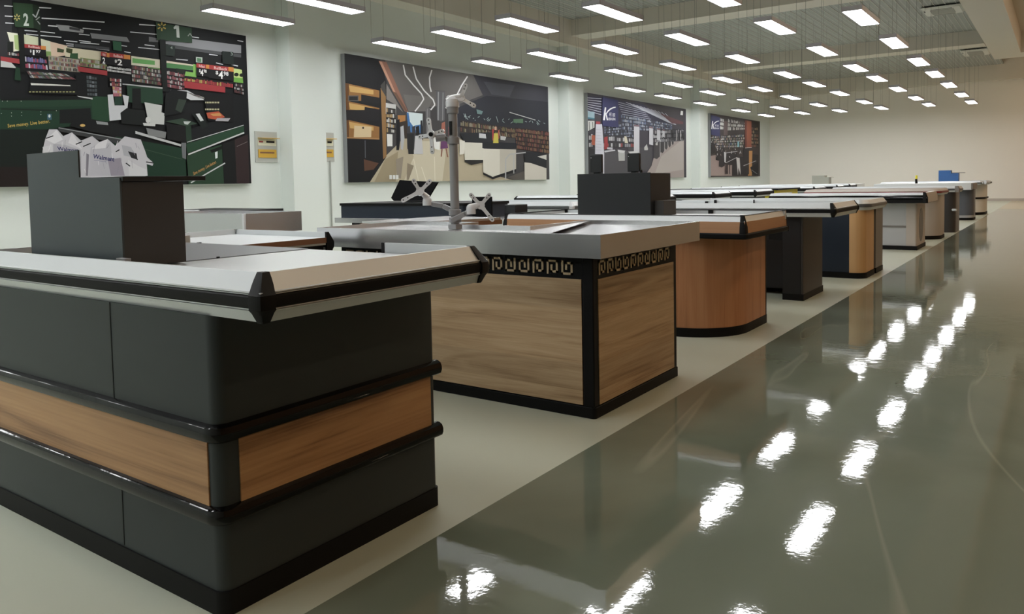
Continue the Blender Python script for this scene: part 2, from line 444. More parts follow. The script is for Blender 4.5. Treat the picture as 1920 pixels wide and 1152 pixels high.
# ---------------------------------------------------------------- counter parts
SPLIT = [0.0535, 0.087]
def sc_prof(pts, zt, zb):
    """profile depths scaled to the rail height; SPLIT moves the edges of the rubber band"""
    H = 0.122; s = (zt-zb)/H; a, b = SPLIT
    def m_(d):
        if d <= 0.0535: return d*a/0.0535
        if d <= 0.087: return a+(d-0.0535)*(b-a)/0.0335
        return b+(d-0.087)*(H-b)/(H-0.087)
    return [(u, zt-m_(d)*s) for u, d in pts]
def bumper(root, path, zt, zb, upper=None, rubber=None, lower=None, cap=None, caps=True, ends=(True, True), rnd=None, names=('upper_rail','rubber_strip','lower_rail')):
    """a three-band bumper rail round a counter top; path runs near side, right side, far side"""
    upper = upper or M['alu']; rubber = rubber or M['black_soft']; lower = lower or M['alu']; cap = cap or M['black']
    MB().sweep(path, sc_prof([(-0.045,0),(-0.034,0),(-0.007,0.044),(-0.001,0.0455),(-0.001,0.048),(-0.006,0.0495),(-0.003,0.0505),(-0.003,0.0525),(-0.02,0.0535),(-0.045,0.0535)][::-1], zt, zb)).build(names[0], upper, root)
    MB().sweep(path, sc_prof([(-0.04,0.0535),(-0.004,0.0535),(0.002,0.058),(0.003,0.070),(0.001,0.083),(-0.004,0.087),(-0.04,0.087)][::-1], zt, zb)).build(names[1], rubber, root)
    MB().sweep(path, sc_prof([(-0.045,0.087),(-0.003,0.087),(-0.003,0.0895),(-0.007,0.0905),(-0.002,0.092),(-0.003,0.0945),(-0.008,0.096),(-0.02,0.122),(-0.045,0.122)][::-1], zt, zb)).build(names[2], lower, root)
    CP = [(-0.047,-0.001),(-0.031,-0.001),(-0.001,0.044),(0.006,0.055),(0.0075,0.070),(0.005,0.088),(-0.003,0.098),(-0.015,0.124),(-0.047,0.124)][::-1]
    if caps:
        for i in range(1, len(path)-1):
            p = Vector(path[i]); a = (Vector(path[i-1])-p).normalized(); b = (Vector(path[i+1])-p).normalized()
            if abs(a.dot(b)) > 0.5: continue
            r = 0.018; q0 = p+a*0.046; q1 = p+b*0.046
            # barrel-shaped cap: every level of the profile has its own leg length
            LV = [(-0.047,-0.001,0.052),(-0.031,-0.001,0.052),(-0.020,0.015,0.050),(-0.010,0.030,0.047),(-0.001,0.044,0.043),(0.006,0.053,0.041),(0.006,0.056,0.039),(0.0085,0.070,0.040),(0.006,0.086,0.039),(0.006,0.089,0.041),(-0.002,0.098,0.040),(-0.009,0.112,0.038),(-0.015,0.124,0.036),(-0.047,0.124,0.036)]
            zz = sc_prof([(u, d) for u, d, _ in LV], zt, zb); rows_ = []
            na = Vector((-a.y, a.x)) if Vector((-a.y, a.x)).dot(b) < 0 else Vector((a.y, -a.x))
            nb = Vector((-b.y, b.x)) if Vector((-b.y, b.x)).dot(a) < 0 else Vector((b.y, -b.x))
            for (u, z), (_, _, wl) in zip(zz, LV):
                dg = (na+nb)
                r2 = max(0.0, 0.012+u*0.4)
                row = [p+a*wl+na*u, p+a*r2+na*u+nb*u, p+dg*u+(a+b)*r2*0.29, p+b*r2+na*u+nb*u, p+b*wl+nb*u]
                rows_.append([(q.x, q.y, z) for q in row])
            vv = [c_ for row in rows_ for c_ in row]; ff = []
            for i_ in range(len(rows_)-1):
                for j_ in range(4): ff.append((i_*5+j_, i_*5+j_+1, i_*5+j_+6, i_*5+j_+5))
            ff.append(tuple(i_*5 for i_ in range(len(rows_)))); ff.append(tuple(i_*5+4 for i_ in range(len(rows_)))[::-1])
            MB().add(vv, ff).build('corner_cap', cap, root)
    for e, (i0, i1) in enumerate(((0, 1), (-1, -2))):
        if ends[e]:
            p = Vector(path[i0]); d = (Vector(path[i1])-p).normalized()
            seg = [p-d*0.010, p+d*0.004] if e == 0 else [p+d*0.004, p-d*0.010]
            MB().sweep([tuple(x) for x in seg], sc_prof(CP, zt, zb)).build('end_cap', cap, root)

def box_part(name, m, root, *a, bevel=0.003):
    return B(*a).build(name, m, root, bevel=bevel, smooth=0 if not bevel else 35)

CG = 'checkout counters in the row along the grey aisle'
CG2 = 'checkout counters in the back row'

# ---- counter 1: charcoal with two glossy rings and walnut band
t = thing('checkout_counter', 'nearest checkout counter, charcoal with glossy black rings and a walnut band', 'counter', (-2.5, 1.6, 0), CG)
BX0, BX1, BY0, BY1 = -3.2, -1.78, 1.17, 2.03
MB().prism(rrect(BX0, BX1+0.005, BY0-0.005, BY1+0.005, 0.035, 0.02), 0, 0.065).build('plinth', M['black_soft'], t)
MB().prism(rrect(BX0, BX1, BY0, BY1, 0.035, 0.02), 0.065, 0.80).build('body', M['charcoal'], t)
mb = MB()
mb.box(-2.293, -2.289, BY0-0.0015, BY0+0.01, 0.5, 0.80); mb.box(-2.273, -2.269, BY0-0.0015, BY0+0.01, 0.07, 0.27)
mb.build('panel_seam', M['black'], t, smooth=0)
box_part('wood_panel', M['walnut'], t, BX0, -1.822, BY0-0.004, BY0+0.01, 0.288, 0.466, bevel=0.001)
box_part('wood_panel', M['walnut'], t, BX1-0.01, BX1+0.004, BY0+0.062, BY1-0.03, 0.288, 0.466, bevel=0.001)
for zc in (0.488, 0.268):
    prof = [(-0.01, zc-0.026), (0.004, zc-0.025), (0.016, zc-0.018), (0.021, zc-0.006), (0.021, zc+0.006), (0.016, zc+0.018), (0.004, zc+0.025), (-0.01, zc+0.026)]
    path = [(BX0, BY0)] + arc(BX1-0.035, BY0+0.035, 0.035, -90, 0, 6) + [(BX1, BY1+0.012)]
    o = MB().sweep(path, prof).build('bumper_ring', M['gloss_black'], t)
RX, RY0, RY1 = -1.563, 1.158, 2.062
bumper(t, [(-3.26, RY0), (RX, RY0), (RX, RY1), (-2.0, RY1)], 0.921, 0.800)
MB().sweep([(-3.25, RY1-0.03), (-3.25, RY0+0.03)], [(-0.012, 0.86), (0.004, 0.86), (0.004, 0.918), (-0.012, 0.918)]).build('left_rim', M['alu'], t, smooth=0)
box_part('worktop', M['pale_steel'], t, -2.39, RX-0.04, RY0+0.04, RY1-0.06, 0.80, 0.886, bevel=0.002)
box_part('belt_plate', M['steel_dark'], t, -3.245, -2.392, RY0+0.04, RY1-0.06, 0.80, 0.889, bevel=0.002)
mb = MB(); mb.tube([(-2.386, 1.60, 0.888), (-2.386, 1.60, 0.893)], 0.006, 10); mb.build('screw', M['black'], t)
box_part('bracket', M['grey_paint'], t, -2.33, -2.28, 1.215, 1.235, 0.886, 0.925, bevel=0.001)

# cabinet standing on counter 1
t = thing('till_cabinet', 'tall dark grey steel cabinet with a stepped top, standing on the nearest counter', 'cabinet', (-2.6, 1.35, 0.889), None)
CX0, CX1, CY0_, CY1_ = -2.955, -2.345, 1.245, 1.455
MB().hull([(CX0,CY0_,0.892),(CX1,CY0_,0.892),(CX1,CY0_,1.167),(-2.594,CY0_,1.174),(-2.594,CY0_,1.262),(CX0,CY0_,1.262)], (0,0.006,0)).build('front_panel', M['cabinet_grey'], t, smooth=0)
box_part('body', M['charcoal_brown'], t, CX0, CX1, CY0_+0.006, CY1_, 0.892, 1.155, bevel=0.001)
box_part('shelf', M['black_metal'], t, -2.592, CX1+0.012, CY0_+0.004, CY1_+0.075, 1.157, 1.172, bevel=0.001)

# ---- counter 2: oak boards with Greek key and a stainless tray top
t = thing('checkout_counter', 'pale oak checkout counter with a Greek key border and a stainless tray top', 'counter', (-2.6, 3.66, 0), CG)
X0, X1, Y0, Y1 = -3.50, -1.79, 3.175, 4.14
MB().prism(rrect(X0, X1+0.006, Y0-0.006, Y1+0.004, 0.02, 0.01), 0, 0.055).build('plinth', M['black_soft'], t, bevel=0.003)
box_part('body', M['black'], t, X0, X1, Y0, Y1, 0.055, 0.775, bevel=0.004)
box_part('oak_panel', M['oak'], t, X0+0.03, X1-0.062, Y0-0.004, Y0+0.01, 0.06, 0.664, bevel=0.001)
box_part('oak_panel', M['oak'], t, X1-0.01, X1+0.004, Y0+0.045, Y1-0.045, 0.06, 0.664, bevel=0.001)
box_part('corner_post', M['black'], t, X1-0.055, X1+0.003, Y0-0.006, Y0+0.04, 0.055, 0.775, bevel=0.006)
def key(mb, org, du, w, h, th, flipx, flipz, nrm):
    pts = [(0,0),(0,1),(1,1),(1,0.12),(0.42,0.12),(0.42,0.6)]
    st = th
    for (a, b), (c, d) in zip(pts[:-1], pts[1:]):
        if flipx: a, c = 1-a, 1-c
        if flipz: b, d = 1-b, 1-d
        u0, u1 = sorted((a*w, c*w)); z0, z1 = sorted((b*h, d*h))
        u0 -= st/2; u1 += st/2; z0 -= st/2; z1 += st/2
        p = [Vector(org)+Vector(du)*u+Vector((0,0,z)) for u, z in ((u0,z0),(u1,z0),(u1,z1),(u0,z1))]
        if Vector(du).cross(Vector((0,0,1))).dot(Vector(nrm)) < 0: p = p[::-1]
        mb.hull(p, Vector(nrm)*0.003)
mb = MB(); pat = [(0,0),(0,0),(0,1),(0,1),(0,0),(0,0),(1,1),(1,1)]
u = X0+0.05; i = 0
while u+0.075 < X1-0.05:
    key(mb, (u, Y0-0.0005, 0.688), (1,0,0), 0.052, 0.058, 0.011, pat[i%8][0], pat[i%8][1], (0,-1,0)); u += 0.083; i += 1
mb.build('greek_key_border', M['key_wood'], t, smooth=0); mb = MB()
u = Y0+0.06; i = 0
while u+0.07 < Y1-0.03:
    key(mb, (X1+0.0005, u, 0.688), (0,1,0), 0.052, 0.058, 0.011, pat[i%8][0], pat[i%8][1], (1,0,0)); u += 0.083; i += 1
mb.build('greek_key_border', M['key_wood'], t, smooth=0)
SX0, SX1, SY0, SY1 = -3.61, -1.70, 3.09, 4.27
outline = [(SX0,SY0),(SX1,SY0),(SX1,SY1),(-2.43,SY1),(-2.43,3.60),(-3.0,3.60),(-3.0,3.87),(SX0,3.87)]
prof = [(-0.012,0.775),(0,0.775),(0,0.885),(-0.014,0.885)]
mb = MB()
mb.sweep([(SX0,SY1-0.5),(SX0,SY0),(SX1,SY0),(SX1,SY1),(-2.43,SY1),(-2.43,3.60),(-3.0,3.60),(-3.0,3.87),(SX0,3.87),(SX0,SY1-0.5)], prof)
mb.build('tray_rim', M['steel'], t, smooth=0)
MB().prism([(x+(0.006 if x < -3 else -0.006), y+(0.006 if y < 3.2 else -0.006)) for x, y in outline], 0.78, 0.862).build('tray_floor', M['steel'], t, smooth=0)
# raised scoop plate in the tray at the right-hand end
MB().hull([(-2.42,3.55,0.863),(-2.05,3.13,0.863),(-1.99,3.13,0.884),(-2.38,4.22,0.884),(-2.43,4.22,0.863)], (0,0,0.002)).build('scoop_plate', M['steel'], t, smooth=0)

# ---- monitor pole on counter 2
t = thing('monitor_stand', 'tall grey pole with silver monitor brackets, standing on the stainless tray', 'monitor stand', (-2.885, 3.5, 0.862))
PX, PY = -2.885, 3.5
mb = MB(); mb.tube([(PX,PY,0.864),(PX,PY,1.545)], 0.0255, 24); mb.build('pole', M['grey_paint'], t)
box_part('clamp', M['grey_paint'], t, PX-0.03, PX+0.03, PY-0.03, PY+0.03, 0.864, 0.895, bevel=0.004)
def collar(z, h=0.035, r=0.036): MB().tube([(PX,PY,z),(PX,PY,z+h)], r, 24).build('collar', M['grey_paint'], t, bevel=0.003)
collar(0.945); collar(0.905, 0.03); collar(1.36, 0.04); collar(1.535, 0.05, 0.034)
MB().box(PX-0.006, PX+0.012, PY-0.028, PY-0.02, 1.41, 1.49).build('cable_slot', M['black'], t, smooth=0)
# camera-facing directions used to pose the arms
RH = Vector((math.cos(YAW), math.sin(YAW), 0)); FH = Vector((-math.sin(YAW), math.cos(YAW), 0)); UPZ = Vector((0,0,1))
def P3(r, u, f=0.0): return Vector((PX,PY,0))+RH*r+UPZ*u+FH*f
def vesa(parent_t, c, arms, nrm):
    """cross of rounded arms with screw holes round centre c"""
    mb = MB(); n = Vector(nrm).normalized()
    holes = []
    for a in arms:
        e = c+a; d = a.normalized(); s = n.cross(d).normalized()
        st = []
        for tt, wd in ((0,0.017),(0.35,0.010),(0.65,0.0105),(0.9,0.0125),(1.0,0.0125)):
            st.append((c+a*tt, wd))
        L_ = [p+s*wd for p, wd in st]; R_ = [p-s*wd for p, wd in st]
        tip = [e+d*0.0125*math.sin(k)+s*0.0125*math.cos(k) for k in (PI*0.25, PI*0.5, PI*0.75)]
        poly = L_+tip+R_[::-1]
        mb.hull([p-n*0.004 for p in poly], n*0.008)
        for tt in (0.72, 0.98):
            holes.append(MB().tube([c+a*tt-n*0.0052, c+a*tt+n*0.0052], 0.004, 8))
    mb.tube([c-n*0.012, c+n*0.007], 0.024, 16)
    br = mb.build('mounting_bracket', M['grey_gloss'], parent_t)
    for h in holes: h.build('screw_hole', M['black'], br)
def arm(pts, w0, h0, name='arm'):
    mb = MB()
    for a, b in zip(pts[:-1], pts[1:]):
        d = (b-a).normalized(); s = d.cross(UPZ).normalized(); u = s.cross(d)
        q = [a+s*w0+u*h0, a-s*w0+u*h0, a-s*w0-u*h0, a+s*w0-u*h0]
        mb.hull(q, b-a)
    return mb.build(name, M['grey_paint'], t, bevel=0.006)
def knuckle(c, r, h=0.04): 
    mb = MB(); 
    pts = [c+UPZ*(h*k) for k in (-0.5, 0.0, 0.25, 0.45, 0.55)]
    for (a, ra), (b, rb) in zip(zip(pts[:-1], (r, r, r*0.92, r*0.7)), zip(pts[1:], (r, r*0.92, r*0.7, r*0.3))):
        mb.tube([a, b], ra, 16, r1=rb)
    mb.build('joint', M['grey_gloss'], t)
# top head
knuckle(P3(0.0,1.602), 0.040, 0.06)
MB().tube([P3(-0.02,1.60), P3(0.0,1.620), P3(0.05,1.632)], 0.030, 16, r1=0.018).build('head', M['grey_gloss'], t)
vesa(t, P3(0.05,1.622,-0.01), [RH*0.028+UPZ*0.07, RH*0.075-UPZ*0.045, -RH*0.075+UPZ*0.01+FH*0.03, -RH*0.03-UPZ*0.03+FH*0.05], FH*-0.8+UPZ*0.4+RH*0.1)
# left head at mid height
arm([P3(0,1.375), P3(-0.075,1.40,-0.01)], 0.012, 0.014)
MB().tube([P3(-0.10,1.395,-0.01), P3(-0.045,1.40,-0.01)], 0.022, 16).build('pivot', M['grey_paint'], t)
vesa(t, P3(-0.125,1.415,-0.03), [-RH*0.012+UPZ*0.085, RH*0.065+UPZ*0.018, RH*0.005-UPZ*0.10, -RH*0.07-UPZ*0.01+FH*0.04], -FH+RH*-0.35)
MB().tube([P3(-0.125,1.415,-0.045), P3(-0.125,1.415,-0.05)], 0.013, 14).build('bolt_head', M['black'], t)
# lower left arm
arm([P3(0,0.965), P3(-0.07,1.00,0.02), P3(-0.14,1.015,0.03)], 0.012, 0.014)
knuckle(P3(-0.163,1.03,0.03), 0.028, 0.05)
MB().tube([P3(-0.163,1.05,0.03), P3(-0.193,1.082,0.01)], 0.020, 14, r1=0.014).build('head', M['grey_gloss'], t)
vesa(t, P3(-0.200,1.088,-0.005), [-RH*0.035+UPZ*0.062, RH*0.058+UPZ*0.058, -RH*0.10-UPZ*0.05], -FH*0.95+UPZ*0.25)
# lower right arm
arm([P3(-0.02,0.915,-0.03), P3(0.06,0.955,-0.035), P3(0.09,0.965,-0.035)], 0.014, 0.015)
knuckle(P3(0.095,0.98,-0.035), 0.028, 0.055)
MB().tube([P3(0.095,0.99,-0.035), P3(0.145,1.005,-0.03)], 0.022, 14, r1=0.016).build('head', M['grey_gloss'], t)
vesa(t, P3(0.152,1.002,-0.035), [-RH*0.055+UPZ*0.06, RH*0.05+UPZ*0.058, RH*0.065-UPZ*0.085], -FH+RH*0.05)

# ---- counter 3: cherry with rounded end
t = thing('checkout_counter', 'orange cherry veneer checkout counter with a large rounded end and black rubber band', 'counter', (-2.8, 5.6, 0), CG)
X0, X1, Y0, Y1 = -3.60, -1.865, 5.19, 6.04
MB().prism(rrect(X0, X1+0.004, Y0-0.004, Y1, 0.42, 0.0, seg=16), 0, 0.065).build('plinth', M['black_soft'], t)
MB().prism(rrect(X0, X1, Y0, Y1-0.02, 0.42, 0.0, seg=16), 0.065, 0.73).build('body', M['cherry'], t)
box_part('end_trim', M['black'], t, X1-0.03, X1+0.002, Y1-0.02, Y1, 0.0, 0.72, bevel=0.001)
RX0_, RX_, RY0, RY1 = -3.74, -1.72, 5.135, 6.10
path = [(RX0_, RY1), (RX0_, RY0), (RX_, RY0), (RX_, RY1)]
def band(name, m, prof, path, **k): return MB().sweep(path, prof).build(name, m, t, **k)
band('rubber_band', M['black_soft'], [(-0.03,0.716),(0.0,0.716),(0.008,0.724),(0.008,0.748),(0.0,0.756),(-0.03,0.756)], [(RX0_,RY1),(RX0_,RY0),(RX_-0.03,RY0),(RX_-0.008,RY0+0.008),(RX_,RY0+0.03),(RX_,RY1+0.005)])
band('wood_rail', M['cherry_edge'], [(-0.03,0.756),(-0.006,0.756),(-0.012,0.834),(-0.03,0.834)], path)
band('upper_rail', M['alu'], [(-0.05,0.834),(-0.012,0.834),(-0.030,0.872),(-0.05,0.872)], path)
band('top_edge', M['black'], [(-0.055,0.868),(-0.028,0.872),(-0.031,0.876),(-0.055,0.876)], path)
for (cx, cyy, dx, dy) in ((RX_, RY0, -1, 1), (RX0_, RY0, 1, 1)):
    if dx < 0: pth = [(cx-0.045, cyy), (cx-0.016, cyy), (cx-0.005, cyy+0.005), (cx, cyy+0.016), (cx, cyy+0.045)]
    else: pth = [(cx, cyy+0.045), (cx, cyy+0.016), (cx+0.005, cyy+0.005), (cx+0.016, cyy), (cx+0.045, cyy)]
    band('corner_cap', M['black'], [(-0.05,0.754),(0.001,0.754),(-0.003,0.80),(-0.024,0.879),(-0.05,0.879)], pth)
band('end_cap', M['black'], [(-0.05,0.714),(0.010,0.714),(0.010,0.757),(-0.003,0.76),(-0.009,0.834),(-0.028,0.879),(-0.05,0.879)], [(RX_, RY1), (RX_, RY1+0.008)])
MB().sweep([(RX_-0.01, RY1), (RX0_, RY1)], [(-0.03,0.74),(0,0.74),(0,0.862),(-0.012,0.875),(-0.03,0.875)]).build('back_rail', M['alu'], t)
MB().sweep([(RX_-0.01, RY1), (RX0_, RY1)], [(-0.034,0.872),(0.002,0.872),(0.002,0.877),(-0.034,0.877)]).build('back_edge', M['black'], t)
box_part('joint_post', M['black'], t, -2.335, -2.30, RY1-0.055, RY1-0.025, 0.84, 0.880, bevel=0.003)
box_part('joint_post', M['black'], t, RX0_+0.03, RX0_+0.065, RY1-0.055, RY1-0.025, 0.84, 0.880, bevel=0.003)
box_part('worktop', M['white_top'], t, RX0_+0.045, RX_-0.045, RY0+0.045, RY1-0.03, 0.80, 0.846, bevel=0.001)

# black cabinet on counter 3
t = thing('till_cabinet', 'wide black cabinet on the cherry counter with two small black displays on top', 'cabinet', (-2.95, 5.55, 0.846))
box_part('body', M['black_metal'], t, -3.262, -2.607, 5.56, 5.93, 0.848, 1.183, bevel=0.002)
box_part('front_panel', M['black_metal'], t, -3.262, -2.607, 5.55, 5.56, 0.848, 1.187, bevel=0.001)
box_part('side_box', M['charcoal_brown'], t, -2.606, -2.53, 5.62, 5.86, 0.848, 0.965, bevel=0.002)
for xa, w_ in ((-3.277, 0.111), (-2.925, 0.109)):
    d = thing('display', 'small black upright display, %s of the two on the black cabinet' % ('left' if xa < -3.1 else 'right'), 'display', (xa+w_/2, 5.8, 1.183), 'small displays on the black cabinet')
    box_part('screen_housing', M['black_metal'], d, xa, xa+w_, 5.79, 5.82, 1.20, 1.35, bevel=0.003)
    box_part('stand', M['black'], d, xa+0.03, xa+w_-0.03, 5.795, 5.83, 1.183, 1.20, bevel=0.001)
    MB().tube([(xa+0.012,5.79,1.325),(xa+0.012,5.787,1.325)], 0.003, 8).build('screw', M['grey_gloss'], d)
    if xa > -3.1: box_part('side_switch', M['black'], d, xa+w_, xa+w_+0.012, 5.795, 5.82, 1.183, 1.215, bevel=0.001)

# ---- generic silver-bumper counters
def rail_counter(root, x0, x1, y0, y1, zt, zb, **k):
    bumper(root, [(x0, y1), (x0, y0), (x1, y0), (x1, y1), (x0, y1)], zt, zb, ends=(False, False), **k)
    box_part('worktop', M['white_top'], root, x0+0.044, x1-0.044, y0+0.044, y1-0.044, zb+0.02, zt-0.03, bevel=0)

# counter 4
t = thing('checkout_counter', 'dark checkout counter on a narrow brown-grey leg with a silver bumper', 'counter', (-2.6, 7.6, 0), CG)
box_part('plinth', M['black_soft'], t, -2.09, -1.90, 7.245, 7.96, 0, 0.06, bevel=0.003)
MB().prism(rrect(-2.085, -1.905, 7.25, 7.95, 0.01, 0.01), 0.06, 0.772).build('leg_cabinet', M['charcoal_brown'], t)
box_part('front_panel', M['black_metal'], t, -2.087, -1.925, 7.243, 7.25, 0.06, 0.772, bevel=0.001)
box_part('side_flap', M['black'], t, -2.22, -2.087, 7.26, 7.3, 0.55, 0.775, bevel=0.004)
box_part('body', M['black_metal'], t, -3.9, -2.085, 7.55, 7.93, 0.06, 0.772, bevel=0.004)
box_part('body_foot', M['black_soft'], t, -3.85, -2.12, 7.75, 7.9, 0, 0.06, bevel=0.002)
rail_counter(t, -4.1, -1.60, 7.12, 8.07, 0.895, 0.772)
box_part('joint_post', M['black'], t, -3.02, -2.995, 7.99, 8.01, 0.866, 0.902, bevel=0.002)
box_part('joint_post', M['black'], t, -3.12, -3.09, 7.99, 8.01, 0.866, 0.888, bevel=0.002)
box_part('joint_post', M['black'], t, -2.60, -2.59, 7.99, 8.01, 0.866, 0.902, bevel=0.001)

# counter 5
t = thing('checkout_counter', 'navy checkout counter with a beech corner and brown-grey end panel', 'counter', (-2.6, 9.6, 0), CG)
MB().prism(rrect(-3.6, -1.735, 9.09, 9.62, 0.13), 0, 0.062).build('plinth', M['black_soft'], t)
box_part('body', M['navy'], t, -3.6, -1.90, 9.10, 10.05, 0.062, 0.755)
MB().prism(rrect(-1.90, -1.745, 9.10, 9.62, 0.13, seg=12), 0.062, 0.755).build('beech_corner', M['beech'], t)
box_part('beech_stripe', M['beech'], t, -2.36, -2.30, 9.094, 9.10, 0.08, 0.66, bevel=0.001)
box_part('black_gap', M['black'], t, -1.90, -1.76, 9.62, 9.68, 0.0, 0.755, bevel=0)
box_part('end_panel', M['mid_grey'], t, -1.90, -1.735, 9.68, 10.1, 0.062, 0.755)
box_part('end_plinth', M['black_soft'], t, -1.90, -1.73, 9.68, 10.1, 0, 0.062)
rp = [(-3.9,10.0),(-3.9,9.2)]
bumper(t, [(-3.9, 10.1), (-3.9, 9.10)] + arc(-1.81, 9.22, 0.12, -90, 0, 8) + [(-1.69, 10.1), (-3.9, 10.1)], 0.866, 0.752, rubber=M['steel_dark'], caps=False, ends=(False, False))
box_part('worktop', M['white_top'], t, -3.86, -1.735, 9.145, 10.06, 0.77, 0.838, bevel=0)

# counter 6
t = thing('checkout_counter', 'light grey checkout counter with a glossy dark rail and black plinth', 'counter', (-2.6, 13.4, 0), CG)
box_part('plinth', M['black_soft'], t, -3.6, -1.745, 12.90, 13.80, 0, 0.06, bevel=0.004)
box_part('body', M['light_grey'], t, -3.6, -1.90, 12.93, 13.79, 0.06, 0.70, bevel=0.002)
box_part('groove_strip', M['mid_grey'], t, -3.6, -1.90, 12.924, 12.93, 0.335, 0.365, bevel=0)
o = MB().prism(rrect(-1.90, -1.755, 12.93, 13.79, 0.03), 0.06, 0.70).build('end_column', M['warm_grey'], t)
pts = [(13.36+0.22*math.cos(k*PI/8)*1.0, 0.36+0.26*math.sin(k*PI/8)) for k in range(16)]
MB().hull([(-1.756, y, z) for y, z in pts], (0.003, 0, 0)).build('oval_recess', M['dark_slate'], t)
path = [(-3.9, 13.9), (-3.9, 12.75), (-1.60, 12.75), (-1.60, 13.9)]
band('lower_band', M['black_soft'], [(-0.04,0.712),(0.004,0.712),(0.004,0.755),(-0.04,0.755)], path)
band('glossy_rail', M['gloss_black'], [(-0.04,0.755),(0.0,0.755),(0.004,0.775),(0.0,0.80),(-0.015,0.825),(-0.04,0.83)], path)
band('upper_rail', M['alu'], [(-0.06,0.83),(-0.015,0.826),(-0.03,0.866),(-0.06,0.866)], path)
band('corner_cap', M['black'], [(-0.06,0.71),(0.009,0.71),(0.009,0.79),(-0.022,0.869),(-0.06,0.869)], [(-1.655,12.75),(-1.615,12.75),(-1.60,12.765),(-1.60,12.80)])
band('end_panel', M['warm_grey'], [(-0.06,0.716),(0.0055,0.716),(0.0055,0.79),(-0.016,0.863),(-0.06,0.863)], [(-1.60,12.80),(-1.60,13.905)])
box_part('worktop', M['white_top'], t, -3.86, -1.65, 12.80, 13.86, 0.79, 0.842, bevel=0)

# counter 7
t = thing('checkout_counter', 'pale grey checkout counter with a bowed end and dark red line', 'counter', (-2.6, 15.45, 0), CG)
MB().prism(rrect(-3.6, -1.70, 15.05, 15.80, 0.36, seg=12), 0, 0.062).build('plinth', M['black_soft'], t)
MB().prism(rrect(-3.6, -1.705, 15.06, 15.80, 0.36, seg=12), 0.062, 0.775).build('body', M['warm_grey'], t)
bumper(t, [(-3.9, 16.0), (-3.9, 14.88)] + arc(-1.84, 15.06, 0.18, -90, 0, 8) + [(-1.66, 16.0), (-3.9, 16.0)], 0.885, 0.775, rubber=M['red_strip'], caps=False, ends=(False, False), upper=M['warm_grey'])
box_part('worktop', M['white_top'], t, -3.85, -1.72, 14.94, 15.94, 0.79, 0.855, bevel=0)

# counter 8
t = thing('checkout_counter', 'dark charcoal checkout counter with a rounded front and a white knob', 'counter', (-2.6, 17.4, 0), CG)
MB().prism(rrect(-3.6, -1.655, 17.03, 17.85, 0.16, 0.1, seg=12), 0, 0.78).build('body', M['dark_slate'], t)
MB().tube([(-1.70,17.06,0.44),(-1.665,17.0,0.44),(-1.63,16.98,0.44)], 0.022, 12).build('knob', M['white_top'], t)
path = [(-3.9, 17.85), (-3.9, 16.98), (-1.60, 16.98), (-1.56, 17.35), (-1.60, 17.85), (-3.9, 17.85)]
bumper(t, path, 0.895, 0.782, rubber=M['steel_dark'], caps=False, ends=(False, False))
band('corner_cap', M['mid_grey'], [(-0.05,0.778),(0.008,0.778),(0.012,0.84),(-0.02,0.899),(-0.05,0.899)], [(-1.66,16.98),(-1.60,16.98),(-1.59,17.07)])
box_part('worktop', M['white_top'], t, -3.85, -1.66, 17.03, 17.8, 0.79, 0.868, bevel=0)

# counter 9
t = thing('checkout_counter', 'slate blue-grey checkout counter with a pale stripe above its black plinth', 'counter', (-2.6, 22.0, 0), CG)
MB().prism(rrect(-3.6, -1.725, 21.65, 22.35, 0.2, 0.1), 0, 0.06).build('plinth', M['black_soft'], t)
MB().prism(rrect(-3.6, -1.73, 21.68, 22.35, 0.2, 0.1), 0.06, 0.115).build('pale_stripe', M['light_grey'], t)
MB().prism(rrect(-3.6, -1.73, 21.68, 22.35, 0.2, 0.1), 0.115, 0.74).build('body', M['slate'], t)
box_part('top_box', M['white_top'], t, -3.9, -1.76, 21.45, 22.6, 0.74, 0.905)
box_part('end_panel', M['mid_grey'], t, -1.76, -1.72, 21.46, 22.6, 0.75, 0.90)

# counter 10
t = thing('checkout_counter', 'farthest checkout counter, cream with dark rings and a bowed end', 'counter', (-2.6, 25.0, 0), CG)
MB().prism(rrect(-3.6, -1.70, 24.4, 25.6, 0.5, seg=12), 0, 0.07).build('plinth', M['black_soft'], t)
MB().prism(rrect(-3.6, -1.705, 24.41, 25.6, 0.5, seg=12), 0.07, 0.83).build('body', M['wall_far'], t)
MB().sweep([(-3.6, 24.40)]+arc(-2.205, 24.905, 0.51, -90, 0, 12)+[(-1.69,25.6)], [(-0.01,0.43),(0.015,0.435),(0.02,0.455),(0.015,0.475),(-0.01,0.48)]).build('bumper_ring', M['black'], t)
bumper(t, [(-4.2, 25.7), (-4.2, 24.0)] + [(-1.75, 24.0), (-1.62, 24.3), (-1.60, 25.7), (-4.2, 25.7)], 0.93, 0.83, caps=False, ends=(False, False))
MB().tube([(-1.66,24.1,0.885),(-1.58,24.2,0.885)], 0.05, 14).build('end_roller', M['grey_gloss'], t)
box_part('worktop', M['white_top'], t, -4.15, -1.70, 24.06, 25.6, 0.85, 0.91, bevel=0)

